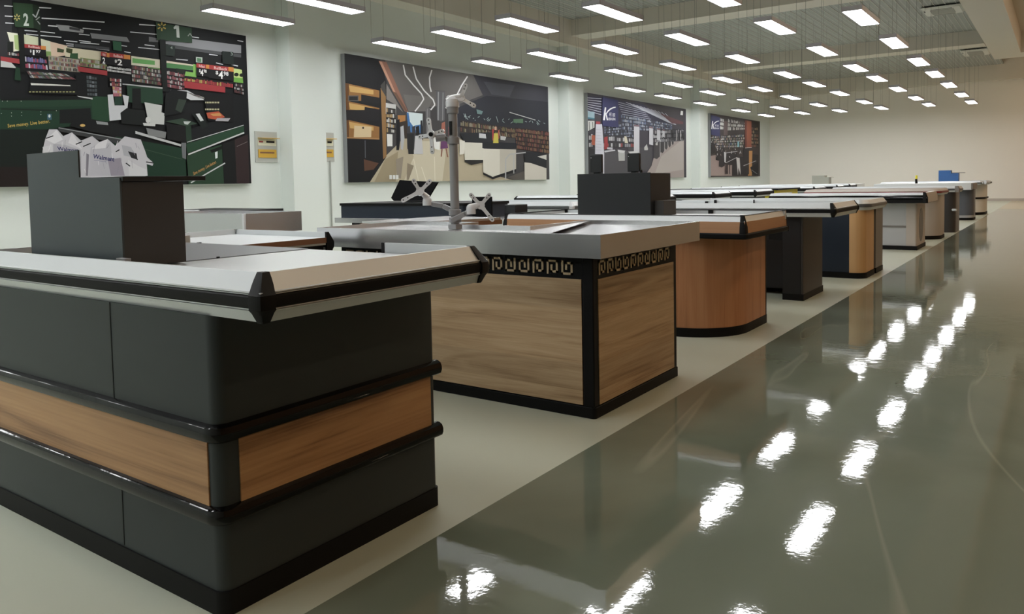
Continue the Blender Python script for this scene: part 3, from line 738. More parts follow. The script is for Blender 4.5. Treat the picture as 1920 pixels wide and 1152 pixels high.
# blue cabinet, beacon pole on the far counters
t = thing('till_cabinet', 'blue cabinet with a stepped top standing on the farthest counter', 'cabinet', (-2.5, 25.0, 0.91))
MB().hull([(-2.85,24.98,0.912),(-2.36,24.98,0.912),(-2.36,24.98,1.150),(-2.545,24.98,1.150),(-2.545,24.98,1.231),(-2.85,24.98,1.231)], (0,0.30,0)).build('body', M['blue'], t, smooth=0)
box_part('shelf', M['charcoal'], t, -2.54, -2.22, 24.96, 25.3, 1.152, 1.164, bevel=0)
t = thing('signal_pole', 'thin black pole with a yellow tip on the slate counter', 'signal light', (-2.96, 21.6, 0.905))
MB().tube([(-2.96,21.7,0.905),(-2.97,21.7,1.02)], 0.028, 12).build('pole', M['black'], t)
MB().tube([(-2.965,21.7,1.02),(-2.96,21.7,1.11)], 0.026, 12).build('yellow_tip', M['yellow'], t)

# ---------------------------------------------------------------- back row
def simple_body(root, x0, x1, y0, y1, zt, m, r=0.02):
    box_part('plinth', M['black_soft'], root, x0, x1+0.004, y0-0.004, y1, 0, 0.06)
    MB().prism(rrect(x0, x1, y0, y1, r), 0.06, zt).build('body', m, root)
# A: white tray open to the right, next to the nearest counter
t = thing('checkout_counter', 'black back-row counter behind the nearest one, white tray with a brown open edge', 'counter', (-3.8, 2.55, 0), CG2)
simple_body(t, -4.1, -3.42, 2.2, 2.93, 0.76, M['black_metal'])
box_part('recess_panel', M['black_soft'], t, -3.42, -3.405, 2.35, 2.88, 0.10, 0.74, bevel=0.002)
bumper(t, [(-3.37, 2.99), (-4.24, 2.99), (-4.24, 2.12), (-3.37, 2.12)][::1], 0.872, 0.752)
for o in [q for q in D.objects if q.parent == t and q.name.split('.')[0] in ('upper_rail','rubber_strip','lower_rail','corner_cap','end_cap')]: pass
box_part('worktop', M['white_top'], t, -4.20, -3.37, 2.16, 2.95, 0.80, 0.842, bevel=0.001)
box_part('brown_edge', M['brown_edge'], t, -3.37, -3.362, 2.14, 2.97, 0.812, 0.842, bevel=0)
box_part('under_shelf', M['black'], t, -4.18, -3.375, 2.18, 2.93, 0.757, 0.80, bevel=0.001)
# B: stainless box top by the wall
t = thing('checkout_counter', 'deep stainless steel counter top behind the white tray counter', 'counter', (-6.0, 4.4, 0), CG2)
simple_body(t, -6.9, -5.80, 4.15, 4.50, 0.73, M['charcoal_brown'])
MB().sweep([(-7.0, 4.68), (-7.0, 4.02), (-5.6, 4.02), (-5.6, 4.62), (-7.0, 4.62)], [(-0.012,0.735),(0,0.735),(0,0.91),(-0.014,0.91)]).build('tray_rim', M['steel'], t, smooth=0)
box_part('tray_floor', M['steel'], t, -6.98, -5.61, 4.03, 4.6, 0.74, 0.89, bevel=0)
box_part('corner_strip', M['grey_gloss'], t, -5.625, -5.597, 4.013, 4.03, 0.735, 0.912, bevel=0.001)
# C: dark topped counter behind B
t = thing('checkout_counter', 'dark low counter top nearest the wall, behind the stainless one', 'counter', (-7.2, 5.4, 0), CG2)
simple_body(t, -8.3, -7.3, 5.2, 5.7, 0.80, M['charcoal_brown'])
box_part('top', M['black_metal'], t, -8.6, -7.28, 5.15, 5.75, 0.855, 0.885, bevel=0.002)
box_part('top_trim', M['grey_gloss'], t, -8.6, -8.0, 5.135, 5.15, 0.85, 0.888, bevel=0.001)
box_part('support', M['charcoal_brown'], t, -8.3, -7.4, 5.2, 5.7, 0.80, 0.855, bevel=0)
# D: stainless top with brown edge behind counter 2
t = thing('checkout_counter', 'back-row counter with a pale metal top and brown edge, behind the stainless tray counter', 'counter', (-3.9, 4.9, 0), CG2)
quad = [(-4.30,4.16),(-3.70,3.98),(-3.80,4.86),(-4.42,5.03)]
MB().prism([(-4.0,4.28),(-3.72,4.2),(-3.62,4.62),(-3.86,4.68)], 0.0, 0.82).build('body', M['black_metal'], t)
MB().prism([(-4.18,3.98),(-3.63,4.02),(-3.44,4.73),(-4.10,4.86)], 0.82, 0.852).build('top_edge', M['brown_edge'], t, smooth=0)
MB().prism([(-4.17,3.99),(-3.64,4.03),(-3.45,4.72),(-4.09,4.85)], 0.852, 0.868).build('top', M['steel'], t, smooth=0)
# E: dark riser on stainless top
t = thing('checkout_counter', 'back-row counter with a long dark slate riser on a thin stainless top', 'counter', (-5.2, 5.9, 0), CG2)
simple_body(t, -6.0, -4.4, 5.6, 6.2, 0.75, M['black'])
box_part('top', M['steel'], t, -6.15, -3.95, 5.50, 6.3, 0.75, 0.80)
MB().prism(rrect(-6.09, -4.45, 5.54, 6.25, 0.05, 0.05), 0.80, 0.925).build('riser', M['navy'], t)
MB().prism(rrect(-6.10, -4.44, 5.53, 6.26, 0.05, 0.05), 0.925, 0.95).build('riser_rim', M['black'], t)
box_part('scanner_box', M['black_metal'], t, -4.12, -4.0, 5.7, 5.9, 0.80, 0.93, bevel=0.006)
# tilted black display standing on E and a small one
t = thing('display', 'black tilted display panel on the slate riser counter', 'display', (-5.35, 6.0, 0.95))
q = [(-5.75,5.85,0.952),(-5.05,5.85,0.952),(-4.93,6.13,1.165),(-5.53,6.13,1.185)]
MB().hull([(-5.62,5.83,0.964),(-5.17,5.83,0.964),(-5.07,5.89,1.148),(-5.585,5.89,1.178),(-5.665,5.84,0.995)], (0,0.02,-0.001)).build('screen_back', M['screen'], t, smooth=0)
box_part('foot', M['black'], t, -5.5, -5.2, 5.83, 5.95, 0.95, 0.962, bevel=0.001)
t = thing('display', 'small black display behind the right-hand bracket of the pole', 'display', (-4.3, 5.62, 0.80))
MB().box(-4.42, -4.20, 5.61, 5.63, 0.815, 1.005).build('screen_back', M['screen'], t, bevel=0.002)
box_part('foot', M['black'], t, -4.36, -4.25, 5.57, 5.67, 0.80, 0.815, bevel=0.001)
# F: white bumper counter
t = thing('checkout_counter', 'black back-row counter with a long white and grey bumper, left of the black cabinet', 'counter', (-6, 8.5, 0), CG2)
simple_body(t, -6.6, -4.85, 7.75, 8.5, 0.77, M['black_metal'])
rail_counter(t, -6.75, -4.55, 7.62, 8.62, 0.895, 0.775, rubber=M['steel_dark'], cap=M['grey_gloss'])
# yellow side panel peeping between
t = thing('checkout_counter', 'back-row counter with a yellow front, a sliver showing left of the black cabinet', 'counter', (-5.2, 9.5, 0), CG2)
simple_body(t, -6.2, -4.62, 9.25, 9.95, 0.77, M['yellow'])
box_part('top', M['white_top'], t, -6.3, -4.7, 9.15, 10.05, 0.77, 0.84)
# G.. back row beyond, right ends peep over the aisle row
rows = [(-4.75, 10.45, 11.0, 0.905, 'black bumper end just right of the black cabinet', 'black_metal', None),
        (-4.6, 12.2, 13.0, 0.912, 'black bumper, second bumper end right of the black cabinet', 'black_metal', None),
        (-4.4, 13.68, 14.72, 0.915, 'black and silver bumper in front of the yellow counter', 'charcoal', None)]
SPLIT[:] = [0.034, 0.096]
for x1, y0, y1, zt, lab, bm, _ in rows:
    t = thing('checkout_counter', 'back-row checkout counter with a ' + lab, 'counter', (x1-1.2, (y0+y1)/2, 0), CG2)
    simple_body(t, x1-2.3, x1-0.15, y0+0.08, y1-0.05, zt-0.13, M[bm])
    rail_counter(t, x1-2.6, x1, y0, y1, zt, zt-0.125)
t = thing('checkout_counter', 'yellow back-row counter with a flat black top', 'counter', (-5.7, 15.9, 0), CG2)
simple_body(t, -6.9, -4.45, 15.0, 16.35, 0.70, M['black_metal'])
box_part('yellow_panel', M['yellow'], t, -7.0, -4.42, 14.95, 16.4, 0.70, 0.885, bevel=0.002)
box_part('top', M['black'], t, -7.05, -4.38, 14.9, 16.45, 0.885, 0.915, bevel=0.002)
for x1, y0, y1, zt, lab in ((-4.4, 17.7, 18.7, 0.91, 'a white top right behind the yellow one'), (-4.35, 19.6, 20.3, 0.918, 'a thin silver end, third from the far end of the row'), (-4.35, 20.95, 21.7, 0.922, 'a black cap, second from the far end of the row')):
    t = thing('checkout_counter', 'back-row checkout counter with ' + lab, 'counter', (x1-1.2, (y0+y1)/2, 0), CG2)
    simple_body(t, x1-2.3, x1-0.15, y0+0.08, y1-0.05, zt-0.13, M['charcoal'])
    rail_counter(t, x1-2.9, x1, y0, y1, zt, zt-0.125)
SPLIT[:] = [0.0535, 0.087]
t = thing('checkout_counter', 'farthest back-row counter, carrying the beige cabinet', 'counter', (-6.2, 23.9, 0), CG2)
simple_body(t, -7.3, -4.9, 23.5, 24.4, 0.79, M['light_grey'])
box_part('top', M['white_top'], t, -7.5, -4.7, 23.4, 24.5, 0.79, 0.905)
t = thing('till_cabinet', 'beige cabinet with a stepped top on the farthest back-row counter', 'cabinet', (-5.9, 24.1, 0.905))
MB().hull([(-6.05,24.0,0.907),(-5.58,24.0,0.907),(-5.58,24.0,1.096),(-5.70,24.0,1.096),(-5.70,24.0,1.155),(-6.05,24.0,1.155)], (0,0.3,0)).build('body', M['beige_sheet'], t, smooth=0)
box_part('shelf', M['beige_sheet'], t, -5.70, -5.5, 23.99, 24.3, 1.097, 1.106, bevel=0)

# ---------------------------------------------------------------- wall fittings
def elec(y0, y1, z0, z1, label, xw=XL):
    t = thing('electrical_panel', label, 'electrical panel', (xw, (y0+y1)/2, z0), 'electrical panels on the left wall')
    X = xw
    B(X, X+0.02, y0, y1, z0, z1).build('cover_plate', M['plate_grey'], t, bevel=0.002)
    a, b = y0+0.05, y1-0.03; h = (z1-z0)
    B(X+0.02, X+0.03, a, b, z0+h*0.54, z0+h*0.80).build('breaker_window', M['cream'], t, bevel=0.002)
    B(X+0.03, X+0.036, a+0.02, a+0.10, z0+h*0.64, z0+h*0.69).build('red_breaker', M['red'], t, smooth=0)
    B(X+0.03, X+0.036, a+0.17, b-0.04, z0+h*0.64, z0+h*0.70).build('breaker', M['black'], t, smooth=0)
    MB().hull([(X+0.03, a, z0+h*0.80), (X+0.03, a, z0+h*0.77), (X+0.14, a, z0+h*0.765), (X+0.14, a, z0+h*0.785)], (0, b-a, 0)).build('open_flap', M['gold'], t, smooth=0)
    B(X+0.02, X+0.035, a, b, z0+h*0.15, z0+h*0.42).build('closed_flap', M['gold'], t, bevel=0.003)
    B(X+0.035, X+0.038, a+0.03, b-0.05, z0+h*0.29, z0+h*0.34).build('dark_label', M['brown_edge'], t, smooth=0)
    return t
elec(8.33, 8.785, 1.56, 2.09, 'electrical panel with amber flaps beside the large supermarket poster')
elec(9.70, 10.09, 1.59, 2.13, 'electrical panel with amber flaps past the wall pilaster, a cable pipe below it')
o = MB().tube([(XL+0.02, 9.98, 1.61), (XL+0.02, 9.98, 0.0)], 0.013, 8).build('cable_pipe', M['plate_grey'])
tag(o, 'thin grey cable pipe running down the wall from the electrical panel', 'pipe')

def ac(x0, x1, y0, y1, label):
    z = Z_GR-0.02
    t = thing('air_conditioner', label, 'air conditioner', ((x0+x1)/2, (y0+y1)/2, z), 'ceiling air conditioners')
    a = rrect(x0, x1, y0, y1, 0.05, 0.05, 0.05, 0.05, 3); b = rrect(x0+0.05, x1-0.05, y0+0.05, y1-0.05, 0.04, 0.04, 0.04, 0.04, 3); n = len(a)
    v = [(p[0], p[1], z) for p in a]+[(p[0], p[1], z-0.05) for p in b]
    MB().add(v, [tuple(range(n))]+[tuple(range(2*n-1, n-1, -1))]+[(i, n+i, n+(i+1) % n, (i+1) % n) for i in range(n)]).build('panel', M['ac'], t)
    B(x0+0.2, x1-0.2, y0+0.25, y1-0.25, z-0.056, z-0.05).build('intake_grille', M['ac_grille'], t, smooth=0)
    for yy in (y0+0.1, y1-0.17): B(x0+0.22, x1-0.22, yy, yy+0.07, z-0.058, z-0.05).build('air_vane', M['ac_grille'], t, smooth=0)
    B(x0+0.06, x0+0.09, y0+0.2, y0+0.35, z-0.056, z-0.05).build('receiver', M['black'], t, smooth=0)
ac(-3.05, -2.12, 22.68, 23.75, 'nearer of the two square air conditioners in the ceiling')
ac(-2.97, -2.10, 31.35, 32.7, 'farther of the two square air conditioners in the ceiling')
#POSTERS#
# ---------------------------------------------------------------- wall posters (flat printed canvases on deep frames)
XP = XL+0.105
def on_poster(x, y):
    """point of the poster plane that a photograph pixel shows"""
    d = RGT*(x-960)+UPV*(CY-y)+FWD*F_PX
    t = XP/d.x
    return (t*d.y, CAM_H+t*d.z)
def clip(poly, r):
    for ax, lim, sgn in ((0, r[0], 1), (0, r[1], -1), (1, r[2], 1), (1, r[3], -1)):
        out = []
        for i in range(len(poly)):
            a, b = poly[i-1], poly[i]
            ia, ib = (a[ax]-lim)*sgn >= 0, (b[ax]-lim)*sgn >= 0
            if ia != ib:
                t = (lim-a[ax])/(b[ax]-a[ax]); out.append((a[0]+(b[0]-a[0])*t, a[1]+(b[1]-a[1])*t))
            if ib: out.append(b)
        poly = out
        if len(poly) < 3: return []
    return poly
def ink(c, k=0.84):
    g = 0.3*c[0]+0.59*c[1]+0.11*c[2]; c = [v*0.78+g*0.22 for v in c]
    l = lin(c); return (min(1, l[0]*k), min(1, l[1]*k), min(1, l[2]*k), 1)
class Print:
    def __init__(s, rect, base, tf=lambda x, y: (x, y)):
        s.r = rect; s.mb = MB(); s.n = 0; s.tf = tf
        y0, y1, z0, z1 = rect
        s.mb.add([(XP+0.0005, y0, z0), (XP+0.0005, y1, z0), (XP+0.0005, y1, z1), (XP+0.0005, y0, z1)], [(0, 1, 2, 3)], 0, ink(base))
    def poly(s, c, pts):
        s.n += 1
        q = clip([on_poster(*s.tf(*p)) for p in pts], s.r)
        if q: s.mb.add([(XP+0.0006+s.n*0.00004, a, b) for a, b in q], [tuple(range(len(q)))], 0, ink(c))
    def rect(s, c, x0, y0, x1, y1): s.poly(c, [(x0,y0),(x1,y0),(x1,y1),(x0,y1)])
    def line(s, c, w, *pts):
        for a, b in zip(pts[:-1], pts[1:]):
            dx, dy = b[0]-a[0], b[1]-a[1]; l = math.hypot(dx, dy) or 1; nx, ny = -dy/l*w/2, dx/l*w/2
            s.poly(c, [(a[0]+nx,a[1]+ny),(b[0]+nx,b[1]+ny),(b[0]-nx,b[1]-ny),(a[0]-nx,a[1]-ny)])
    def disc(s, c, cx, cy, rx, ry=None, n=12):
        ry = ry or rx; s.poly(c, [(cx+rx*math.cos(2*PI*i/n), cy+ry*math.sin(2*PI*i/n)) for i in range(n)])
    def shelf(s, q, rows, cols, pal, gap=(30,30,32)):
        cols = int(cols*1.5); pal = [tuple(int(v*0.78+26) for v in c) for c in pal]
        """rows of small goods inside quad q = tl, tr, br, bl"""
        (ax,ay),(bx,by),(cx,cyy),(dx,dy) = q
        def P(u, v): 
            return (ax*(1-u)*(1-v)+bx*u*(1-v)+cx*u*v+dx*(1-u)*v, ay*(1-u)*(1-v)+by*u*(1-v)+cyy*u*v+dy*(1-u)*v)
        s.poly(gap, q)
        for r in range(rows):
            for k in range(cols):
                c = random.choice(pal); hh = random.uniform(0.55, 0.85)
                u0, u1 = (k+0.08)/cols, (k+0.92)/cols; v0, v1 = (r+1-hh-0.08)/rows, (r+0.9)/rows
                s.poly(c, [P(u0,v0),P(u1,v0),P(u1,v1),P(u0,v1)])
    def text(s, c, body, o, ex, ey, bold=0.0, spacing=1.0):
        """o = lower-left pixel, ex = pixel at the end of the line, ey = pixel at cap height"""
        cu = D.curves.new('t', 'FONT'); cu.body = body; cu.resolution_u = 2; cu.offset = bold; cu.space_character = spacing
        ob = D.objects.new('t', cu); C.objects.link(ob)
        dg = bpy.context.evaluated_depsgraph_get(); me = D.meshes.new_from_object(ob.evaluated_get(dg))
        if len(me.vertices):
            xs = [v.co.x for v in me.vertices]; ys = [v.co.y for v in me.vertices]
            x0, x1, y1 = min(xs), max(xs), max(ys); y0 = min(0, 0); s.n += 1
            pts = []
            for v in me.vertices:
                u = (v.co.x-x0)/(x1-x0); h = (v.co.y-y0)/(y1-y0)
                a, b = on_poster(*s.tf(o[0]+(ex[0]-o[0])*u+(ey[0]-o[0])*h, o[1]+(ex[1]-o[1])*u+(ey[1]-o[1])*h))
                pts.append((XP+0.0006+s.n*0.00004, a, b))
            s.mb.add(pts, [tuple(p.vertices) for p in me.polygons], 0, None)
            for i in range(len(me.polygons)): s.mb.col[-1-i] = ink(c)
        D.objects.remove(ob); D.curves.remove(cu); D.meshes.remove(me)
    def finish(s, label):
        y0, y1, z0, z1 = s.r
        t = thing('wall_poster', label, 'poster', (XL, (y0+y1)/2, z0), 'large posters on the left wall')
        B(XL, XP, y0, y1, z0, z1).build('frame', M['frame_alu'], t, smooth=0)
        s.mb.build('printed_canvas', M['ink'], t, smooth=0)
        return t

# --- poster 1: supermarket checkouts with carrier bags
GR = [(150,60,60),(176,168,158),(100,56,56),(190,190,186),(80,104,70),(150,120,80),(120,128,140),(130,66,78),(60,56,56)]
p = Print((1.0, 8.16, 1.20, 3.66), (24, 26, 29))
p.rect((48,48,52), -70, -60, 22, 120); p.rect((16,18,20), -500, -120, -70, 400)
for a in ((8,11,24,12),(9,30,24,31),(10,43,26,44),(71,14,96,15.5),(78,34,196,41.5),(90,48,108,49.5),(155,53,189,56),(46,57,70,59),(75,59,103,62),(49,64,72,66),(75,66.5,115,70),(148,64,168,66),(261,46,292,48),(244,60,294,64.5),(259,89,299,93),(271,84,290,86.5),(120,76,145,78.5),(150,80,186,83),(124,82,138,83),(125,86,138,86.5),(352,68,373,71),(392,102,408,104),(330,111,352,113),(233,97,245,99),(180,91,205,94),(224,85,238,87),(445,76,456,78),(405,118,418,121),(433,121,446,124),(148,76,170,79),(190,77,206,79)):
    p.line((214,216,220), 2.0 if a[3] < 50 else 1.5, a[:2], a[2:])
p.poly((126,128,132), [(169,62),(238,70),(243,79),(172,72)]); p.poly((108,110,114), [(279,69),(297,72),(297,79),(279,78)])
p.poly((140,141,147), [(308,78),(359,73),(452,85),(452,100),(400,96),(308,82)]); p.poly((78,80,84), [(315,84),(452,102),(452,108),(320,90)])
p.poly((70,72,76), [(140,82),(205,89),(205,94),(140,88)]); p.poly((146,148,150), [(105,46),(128,48),(157,56),(156,62),(112,57)]); p.poly((60,62,66), [(130,50),(150,54),(150,58),(130,55)])
p.poly((226,226,200), [(13,60),(33,63),(36,95),(24,97)]); p.poly((170,196,118), [(26,66),(34,66),(36,95),(28,92)]); p.rect((30,34,30), 14, 78, 25, 98)
p.poly((200,206,168), [(42,64),(72,70),(74,85),(45,86)]); p.poly((206,208,176), [(74,72),(95,78),(97,104),(76,92)]); p.poly((120,160,80), [(86,96),(97,97),(97,106),(87,106)])
p.poly((218,186,160), [(94,78),(126,86),(124,104),(96,108)]); p.poly((60,74,44), [(107,90),(120,93),(119,99),(107,98)]); p.poly((210,200,168), [(120,88),(200,98),(200,118),(122,106)]); p.poly((62,72,40), [(124,90),(136,92),(135,101),(124,98)]); p.poly((44,84,50), [(132,100),(146,100),(146,112),(130,110)])
p.poly((210,206,180), [(246,105),(300,112),(300,128),(246,122)]); p.poly((96,170,84), [(248,109),(290,114),(290,122),(248,118)]); p.poly((120,182,92), [(277,126),(300,129),(300,136),(278,134)]); p.poly((214,200,176), [(312,114),(366,122),(366,132),(312,126)]); p.poly((72,136,74), [(312,118),(363,124),(363,132),(312,127)])
p.poly((124,190,78), [(362,120),(368,121),(368,145),(346,142),(348,134),(362,136)]); p.poly((34,44,34), [(330,128),(346,131),(346,140),(332,138)]); p.poly((190,214,120), [(437,128),(453,131),(456,156),(438,154)]); p.disc((30,36,30), 443, 140, 4.5, 3.5); p.disc((30,36,30), 453, 141, 4.5, 3.5); p.poly((106,176,60), [(438,145),(455,147),(456,156),(438,154)])
p.shelf([(46,105),(86,108),(90,132),(47,128)], 2, 9, [(120,120,190),(196,60,90),(220,220,230),(90,80,150)])
p.shelf([(90,104),(150,112),(150,136),(92,130)], 3, 14, GR, (160,150,130)); p.shelf([(14,96),(35,100),(36,106),(14,104)], 1, 6, GR)
p.shelf([(150,108),(200,115),(200,131),(150,124)], 2, 12, GR, (120,140,80)); p.shelf([(246,122),(302,131),(302,161),(247,153)], 4, 12, GR, (60,50,50))
p.shelf([(312,132),(345,138),(345,170),(313,164)], 4, 9, [(150,60,70),(200,190,190),(170,80,90),(110,40,50)]); p.shelf([(345,145),(436,155),(436,166),(345,152)], 1, 22, [(170,30,40),(190,40,40),(200,170,60)])
p.shelf([(200,123),(245,129),(245,140),(200,134)], 2, 12, [(230,230,230),(200,200,200)], (20,22,24)); p.shelf([(438,156),(455,158),(456,178),(438,174)], 3, 5, [(180,180,180),(90,40,40),(40,40,44)], (20,20,22))
p.poly((174,54,58), [(0,106),(35,111),(36,120),(0,115)]); p.poly((176,54,58), [(144,125),(200,133),(200,142),(146,134)]); p.poly((176,50,56), [(344,152),(421,163),(421,174),(345,165)])
for q in ((44,83,85,90,76), (188,97,207,103,200), (207,99,243,104,231)): pass
def price(x0, y0, x1, y1, hb, hh, lab, txt, xo):
    k = (y1-y0)/(x1-x0)
    p.poly((178,52,52), [(x0,y0),(x1,y1),(x1,y1+hb),(x0,y0+hb)])
    p.poly((214,128,48), [(xo,y0+k*(xo-x0)),(x1,y1),(x1,y1+hb),(xo,y0+k*(xo-x0)+hb)])
    p.poly((26,26,30), [(x0,y0+hb),(x1,y1+hb),(x1,y1+hb+hh),(x0,y0+hb+hh)])
    if lab: p.text((236,200,196), lab, (x0+(x1-x0)*0.2, y0+hb-1.2+k*(x1-x0)*0.2), (xo-2, y0+k*(xo-x0)+hb-1.2), (x0+(x1-x0)*0.2, y0+1.6+k*(x1-x0)*0.2), 0.01)
    for s_, a, b, c, d, e in txt: p.text((236,236,236), s_, (a, b), (c, d), (a, e), 0.02)
price(44, 82.5, 85, 87, 7, 14, 'Rollback', [('$',55,98,58,98.4,93),('1',60.5,103,63.5,103.3,94),('97',66,99,75,100,94)], 76)
price(188, 97, 204, 100, 8, 14, 'Rollback', [('2',191,119,196,119.5,108)], 199)
price(204, 99, 243, 104, 8, 15, 'Rollback', [('$',214,117,218,117.5,112),('2',219,122,228,123,111)], 231)
price(367, 119, 391, 122, 7.5, 15, 'Rollback', [('$',372,135,375,135.3,130),('4',374.5,142,380,142.6,130),('98',380.5,136,386,137,130)], 385)
price(391, 122, 437, 127, 8, 17, 'Rollback', [('$',403,139,408,139.6,133),('4',408.5,147,417,148,133),('98',418,141.5,427,142.5,134)], 427)
p.poly((44,74,46), [(23,5),(60,8),(62,53.5),(27,50.5)]); p.poly((30,46,32), [(60,8),(72,12),(76,58),(62,53.5)])
p.text((196,206,196), '2', (43,48), (53,48.3), (42,25), 0.03); p.line((170,176,174), 2.4, (60,27),(66,33),(72,18)); p.line((150,156,154), 2, (66,38),(73,32)); p.line((140,146,144), 2, (69,40),(74,46))
def spark(cx, cy, r, c=(206,186,96)):
    for i in range(6):
        a = PI/2+i*PI/3; p.line(c, r*0.28, (cx+math.cos(a)*r*0.35, cy+math.sin(a)*r*0.35), (cx+math.cos(a)*r, cy+math.sin(a)*r))
spark(30.5, 33, 6.5); p.poly((44,72,50), [(291,42),(358,53),(359,81),(293,75)]); spark(302, 50, 8.5, (196,166,70)); p.poly((190,198,192), [(328,47.5),(334,48.5),(335.5,71),(330,70.5),(329,54),(325,55),(324,52)])
p.line((150,158,152), 1.6, (351,68),(355,63),(358,68)); p.poly((20,24,22), [(33,52),(43,53),(47,136),(37,136)]); p.poly((30,36,34), [(70,57),(74,57),(76,86),(71,86)])
p.poly((40,92,62), [(210,77),(226,79),(227,96),(211,94)]); p.poly((38,52,46), [(309,84),(327,87),(326,106),(310,104)]); p.text((150,170,160), '4', (318,92), (322,92.5), (318,87)); p.poly((30,40,38), [(415,96),(436,98),(437,122),(416,119)]); p.text((150,170,160), '3', (431,104), (435,104.5), (431,98.5))
p.poly((180,196,186), [(366,107),(378,108),(378,118),(366,117)]); p.poly((80,130,90), [(368,109),(376,110),(376,117),(368,116)])
p.poly((22,28,27), [(298,74),(309,75),(313,173),(303,171)])
p.poly((190,190,188), [(0,114),(20,118),(30,128),(0,126)]); p.poly((28,60,40), [(28,126),(36,128),(38,152),(26,150)])
p.shelf([(48,133),(120,138),(143,150),(56,147)], 2, 14, GR, (60,60,62)); p.poly((22,24,26), [(55,148),(142,152),(142,178),(54,175)]); p.poly((214,214,206), [(56,156),(130,160),(131,162),(57,160)])
for i in range(14): p.rect((196,190,110), 53+i*6.3, 172-0.0*i, 57+i*6.3, 173.3)
p.poly((20,21,24), [(140,138),(200,143),(200,186),(142,182)]); p.shelf([(160,141),(180,143),(181,181),(162,180)], 5, 3, [(110,120,130),(60,70,76)], (24,26,28)); p.shelf([(204,144),(226,148),(226,163),(205,162)], 2, 5, [(170,120,90),(220,220,220),(170,50,60)], (40,36,40))
p.poly((28,60,42), [(0,186),(168,184),(172,182),(202,182),(205,228),(170,232),(80,244),(76,338),(-60,352),(-60,186)])
p.poly((34,66,46), [(-60,190),(170,188),(170,199),(-60,203)]); p.poly((22,25,26), [(110,206),(168,203),(170,230),(110,232)]); p.poly((24,40,30), [(0,203),(108,206),(108,209),(0,206)]); p.poly((18,22,22), [(0,186),(145,180),(170,184),(168,187),(0,189)])
p.poly((34,72,46), [(170,185),(178,181),(202,182),(205,227),(172,230)]); p.poly((206,206,208), [(143,180),(172,184),(172,187),(146,182)])
p.poly((20,30,26), [(-60,243),(84,243),(92,258),(78,284),(60,330),(-60,346)]); p.poly((36,26,24), [(-60,312),(60,314),(60,352),(-60,352)])
p.text((212,176,72), 'Save money. Live better.', (13,239.5), (92,230.5), (12.5,233), 0.008)
for a in ((3,190),(12,190),(38,190),(1,213),(20,212),(39,211),(20,218),(39,217),(75,210),(104,208),(75,215)): p.disc((200,210,200), a[0], a[1], 0.7, n=6)
p.rect((60,100,120), 87, 214, 95, 225); p.disc((210,220,220), 91, 218, 2, 3)
p.poly((34,68,48), [(236,158),(303,166),(304,196),(238,192)]); p.poly((180,182,184), [(228,157),(303,164),(303,167),(228,159)])
p.poly((206,208,214), [(200,178),(210,177),(213,198),(232,198),(228,178),(240,181),(236,212),(232,224),(204,227)]); p.shelf([(209,162),(226,164),(226,181),(211,181)], 3, 3, [(200,90,110),(220,180,80),(220,210,214)], (190,120,130)); p.rect((34,66,52), 213, 182, 228, 197)
p.poly((20,24,24), [(246,166),(262,166),(263,204),(246,204)]); p.poly((24,28,28), [(224,212),(236,203),(270,208),(271,236),(226,232)])
p.poly((200,202,200), [(269,192),(302,198),(301,211),(307,213),(306,234),(280,232),(275,222)]); p.disc((210,210,208), 276, 225, 5, 6); p.poly((205,206,204), [(266,231),(290,231),(289,237),(268,236)])
p.poly((200,202,206), [(318,169),(350,170),(382,188),(356,188),(320,172)]); p.poly((22,25,27), [(309,178),(320,168),(349,172),(346,208),(330,214),(306,218)]); p.poly((50,64,54), [(327,206),(333,186),(348,188),(338,212)])
p.shelf([(345,172),(380,182),(405,190),(370,184)], 2, 8, GR, (60,60,60)); p.poly((22,23,25), [(380,178),(436,176),(436,230),(388,226)]); p.poly((200,80,50), [(385,212),(408,209),(420,220),(405,225),(388,222)]); p.poly((208,140,70), [(392,214),(410,212),(414,218),(398,218)]); p.poly((170,166,172), [(405,222),(430,222),(426,228),(402,227)])
for i in range(9): p.rect((200,196,150), 383+i*3.0, 191, 385+i*3.0, 194); p.rect((200,196,150), 383+i*3.0, 204, 385+i*3.0, 207)
p.poly((24,26,30), [(330,250),(398,228),(453,233),(392,262),(352,268)]); p.poly((24,58,40), [(215,256),(345,279),(348,336),(270,346),(200,346)]); p.poly((190,192,194), [(252,246),(338,271),(337,275),(252,251)]); p.poly((22,22,24), [(310,232),(345,236),(348,268),(312,262)]); p.poly((36,60,44), [(346,236),(356,236),(358,268),(348,270)])
p.poly((130,132,134), [(272,240),(310,248),(308,260),(276,254)]); p.poly((50,72,56), [(308,228),(340,222),(368,232),(348,237)]); p.poly((190,200,196), [(342,228),(356,228),(350,234),(344,233)]); p.poly((26,34,32), [(358,214),(372,211),(388,236),(378,242)]); p.poly((200,204,206), [(365,214),(372,213),(380,226),(374,228)])
p.poly((36,72,48), [(347,271),(455,235),(456,248),(349,288)]); p.poly((38,68,46), [(348,292),(414,271),(418,346),(352,346)]); p.line((204,206,208), 1.2, (349,267),(455,235)); p.line((206,208,212), 2.6, (351,290),(456,249)); p.poly((110,114,118), [(338,268),(347,268),(347,299),(340,296)])
p.poly((20,22,24), [(415,270),(438,262),(442,346),(418,346)]); p.poly((54,38,40), [(438,262),(463,252),(466,346),(442,346)]); p.line((120,110,110), 1, (442,275),(462,266)); p.text((206,146,72), 'Save money. Live better.', (361,329), (404,306), (360,323), 0.008); p.line((200,202,206), 2.2, (356,343),(420,306)); p.poly((16,18,18), [(392,282),(414,274),(414,280),(395,287)]); p.poly((214,224,226), [(401,286),(406,284),(406,296),(402,298)])
p.line((60,84,64), 0.8, (268,280),(340,299))
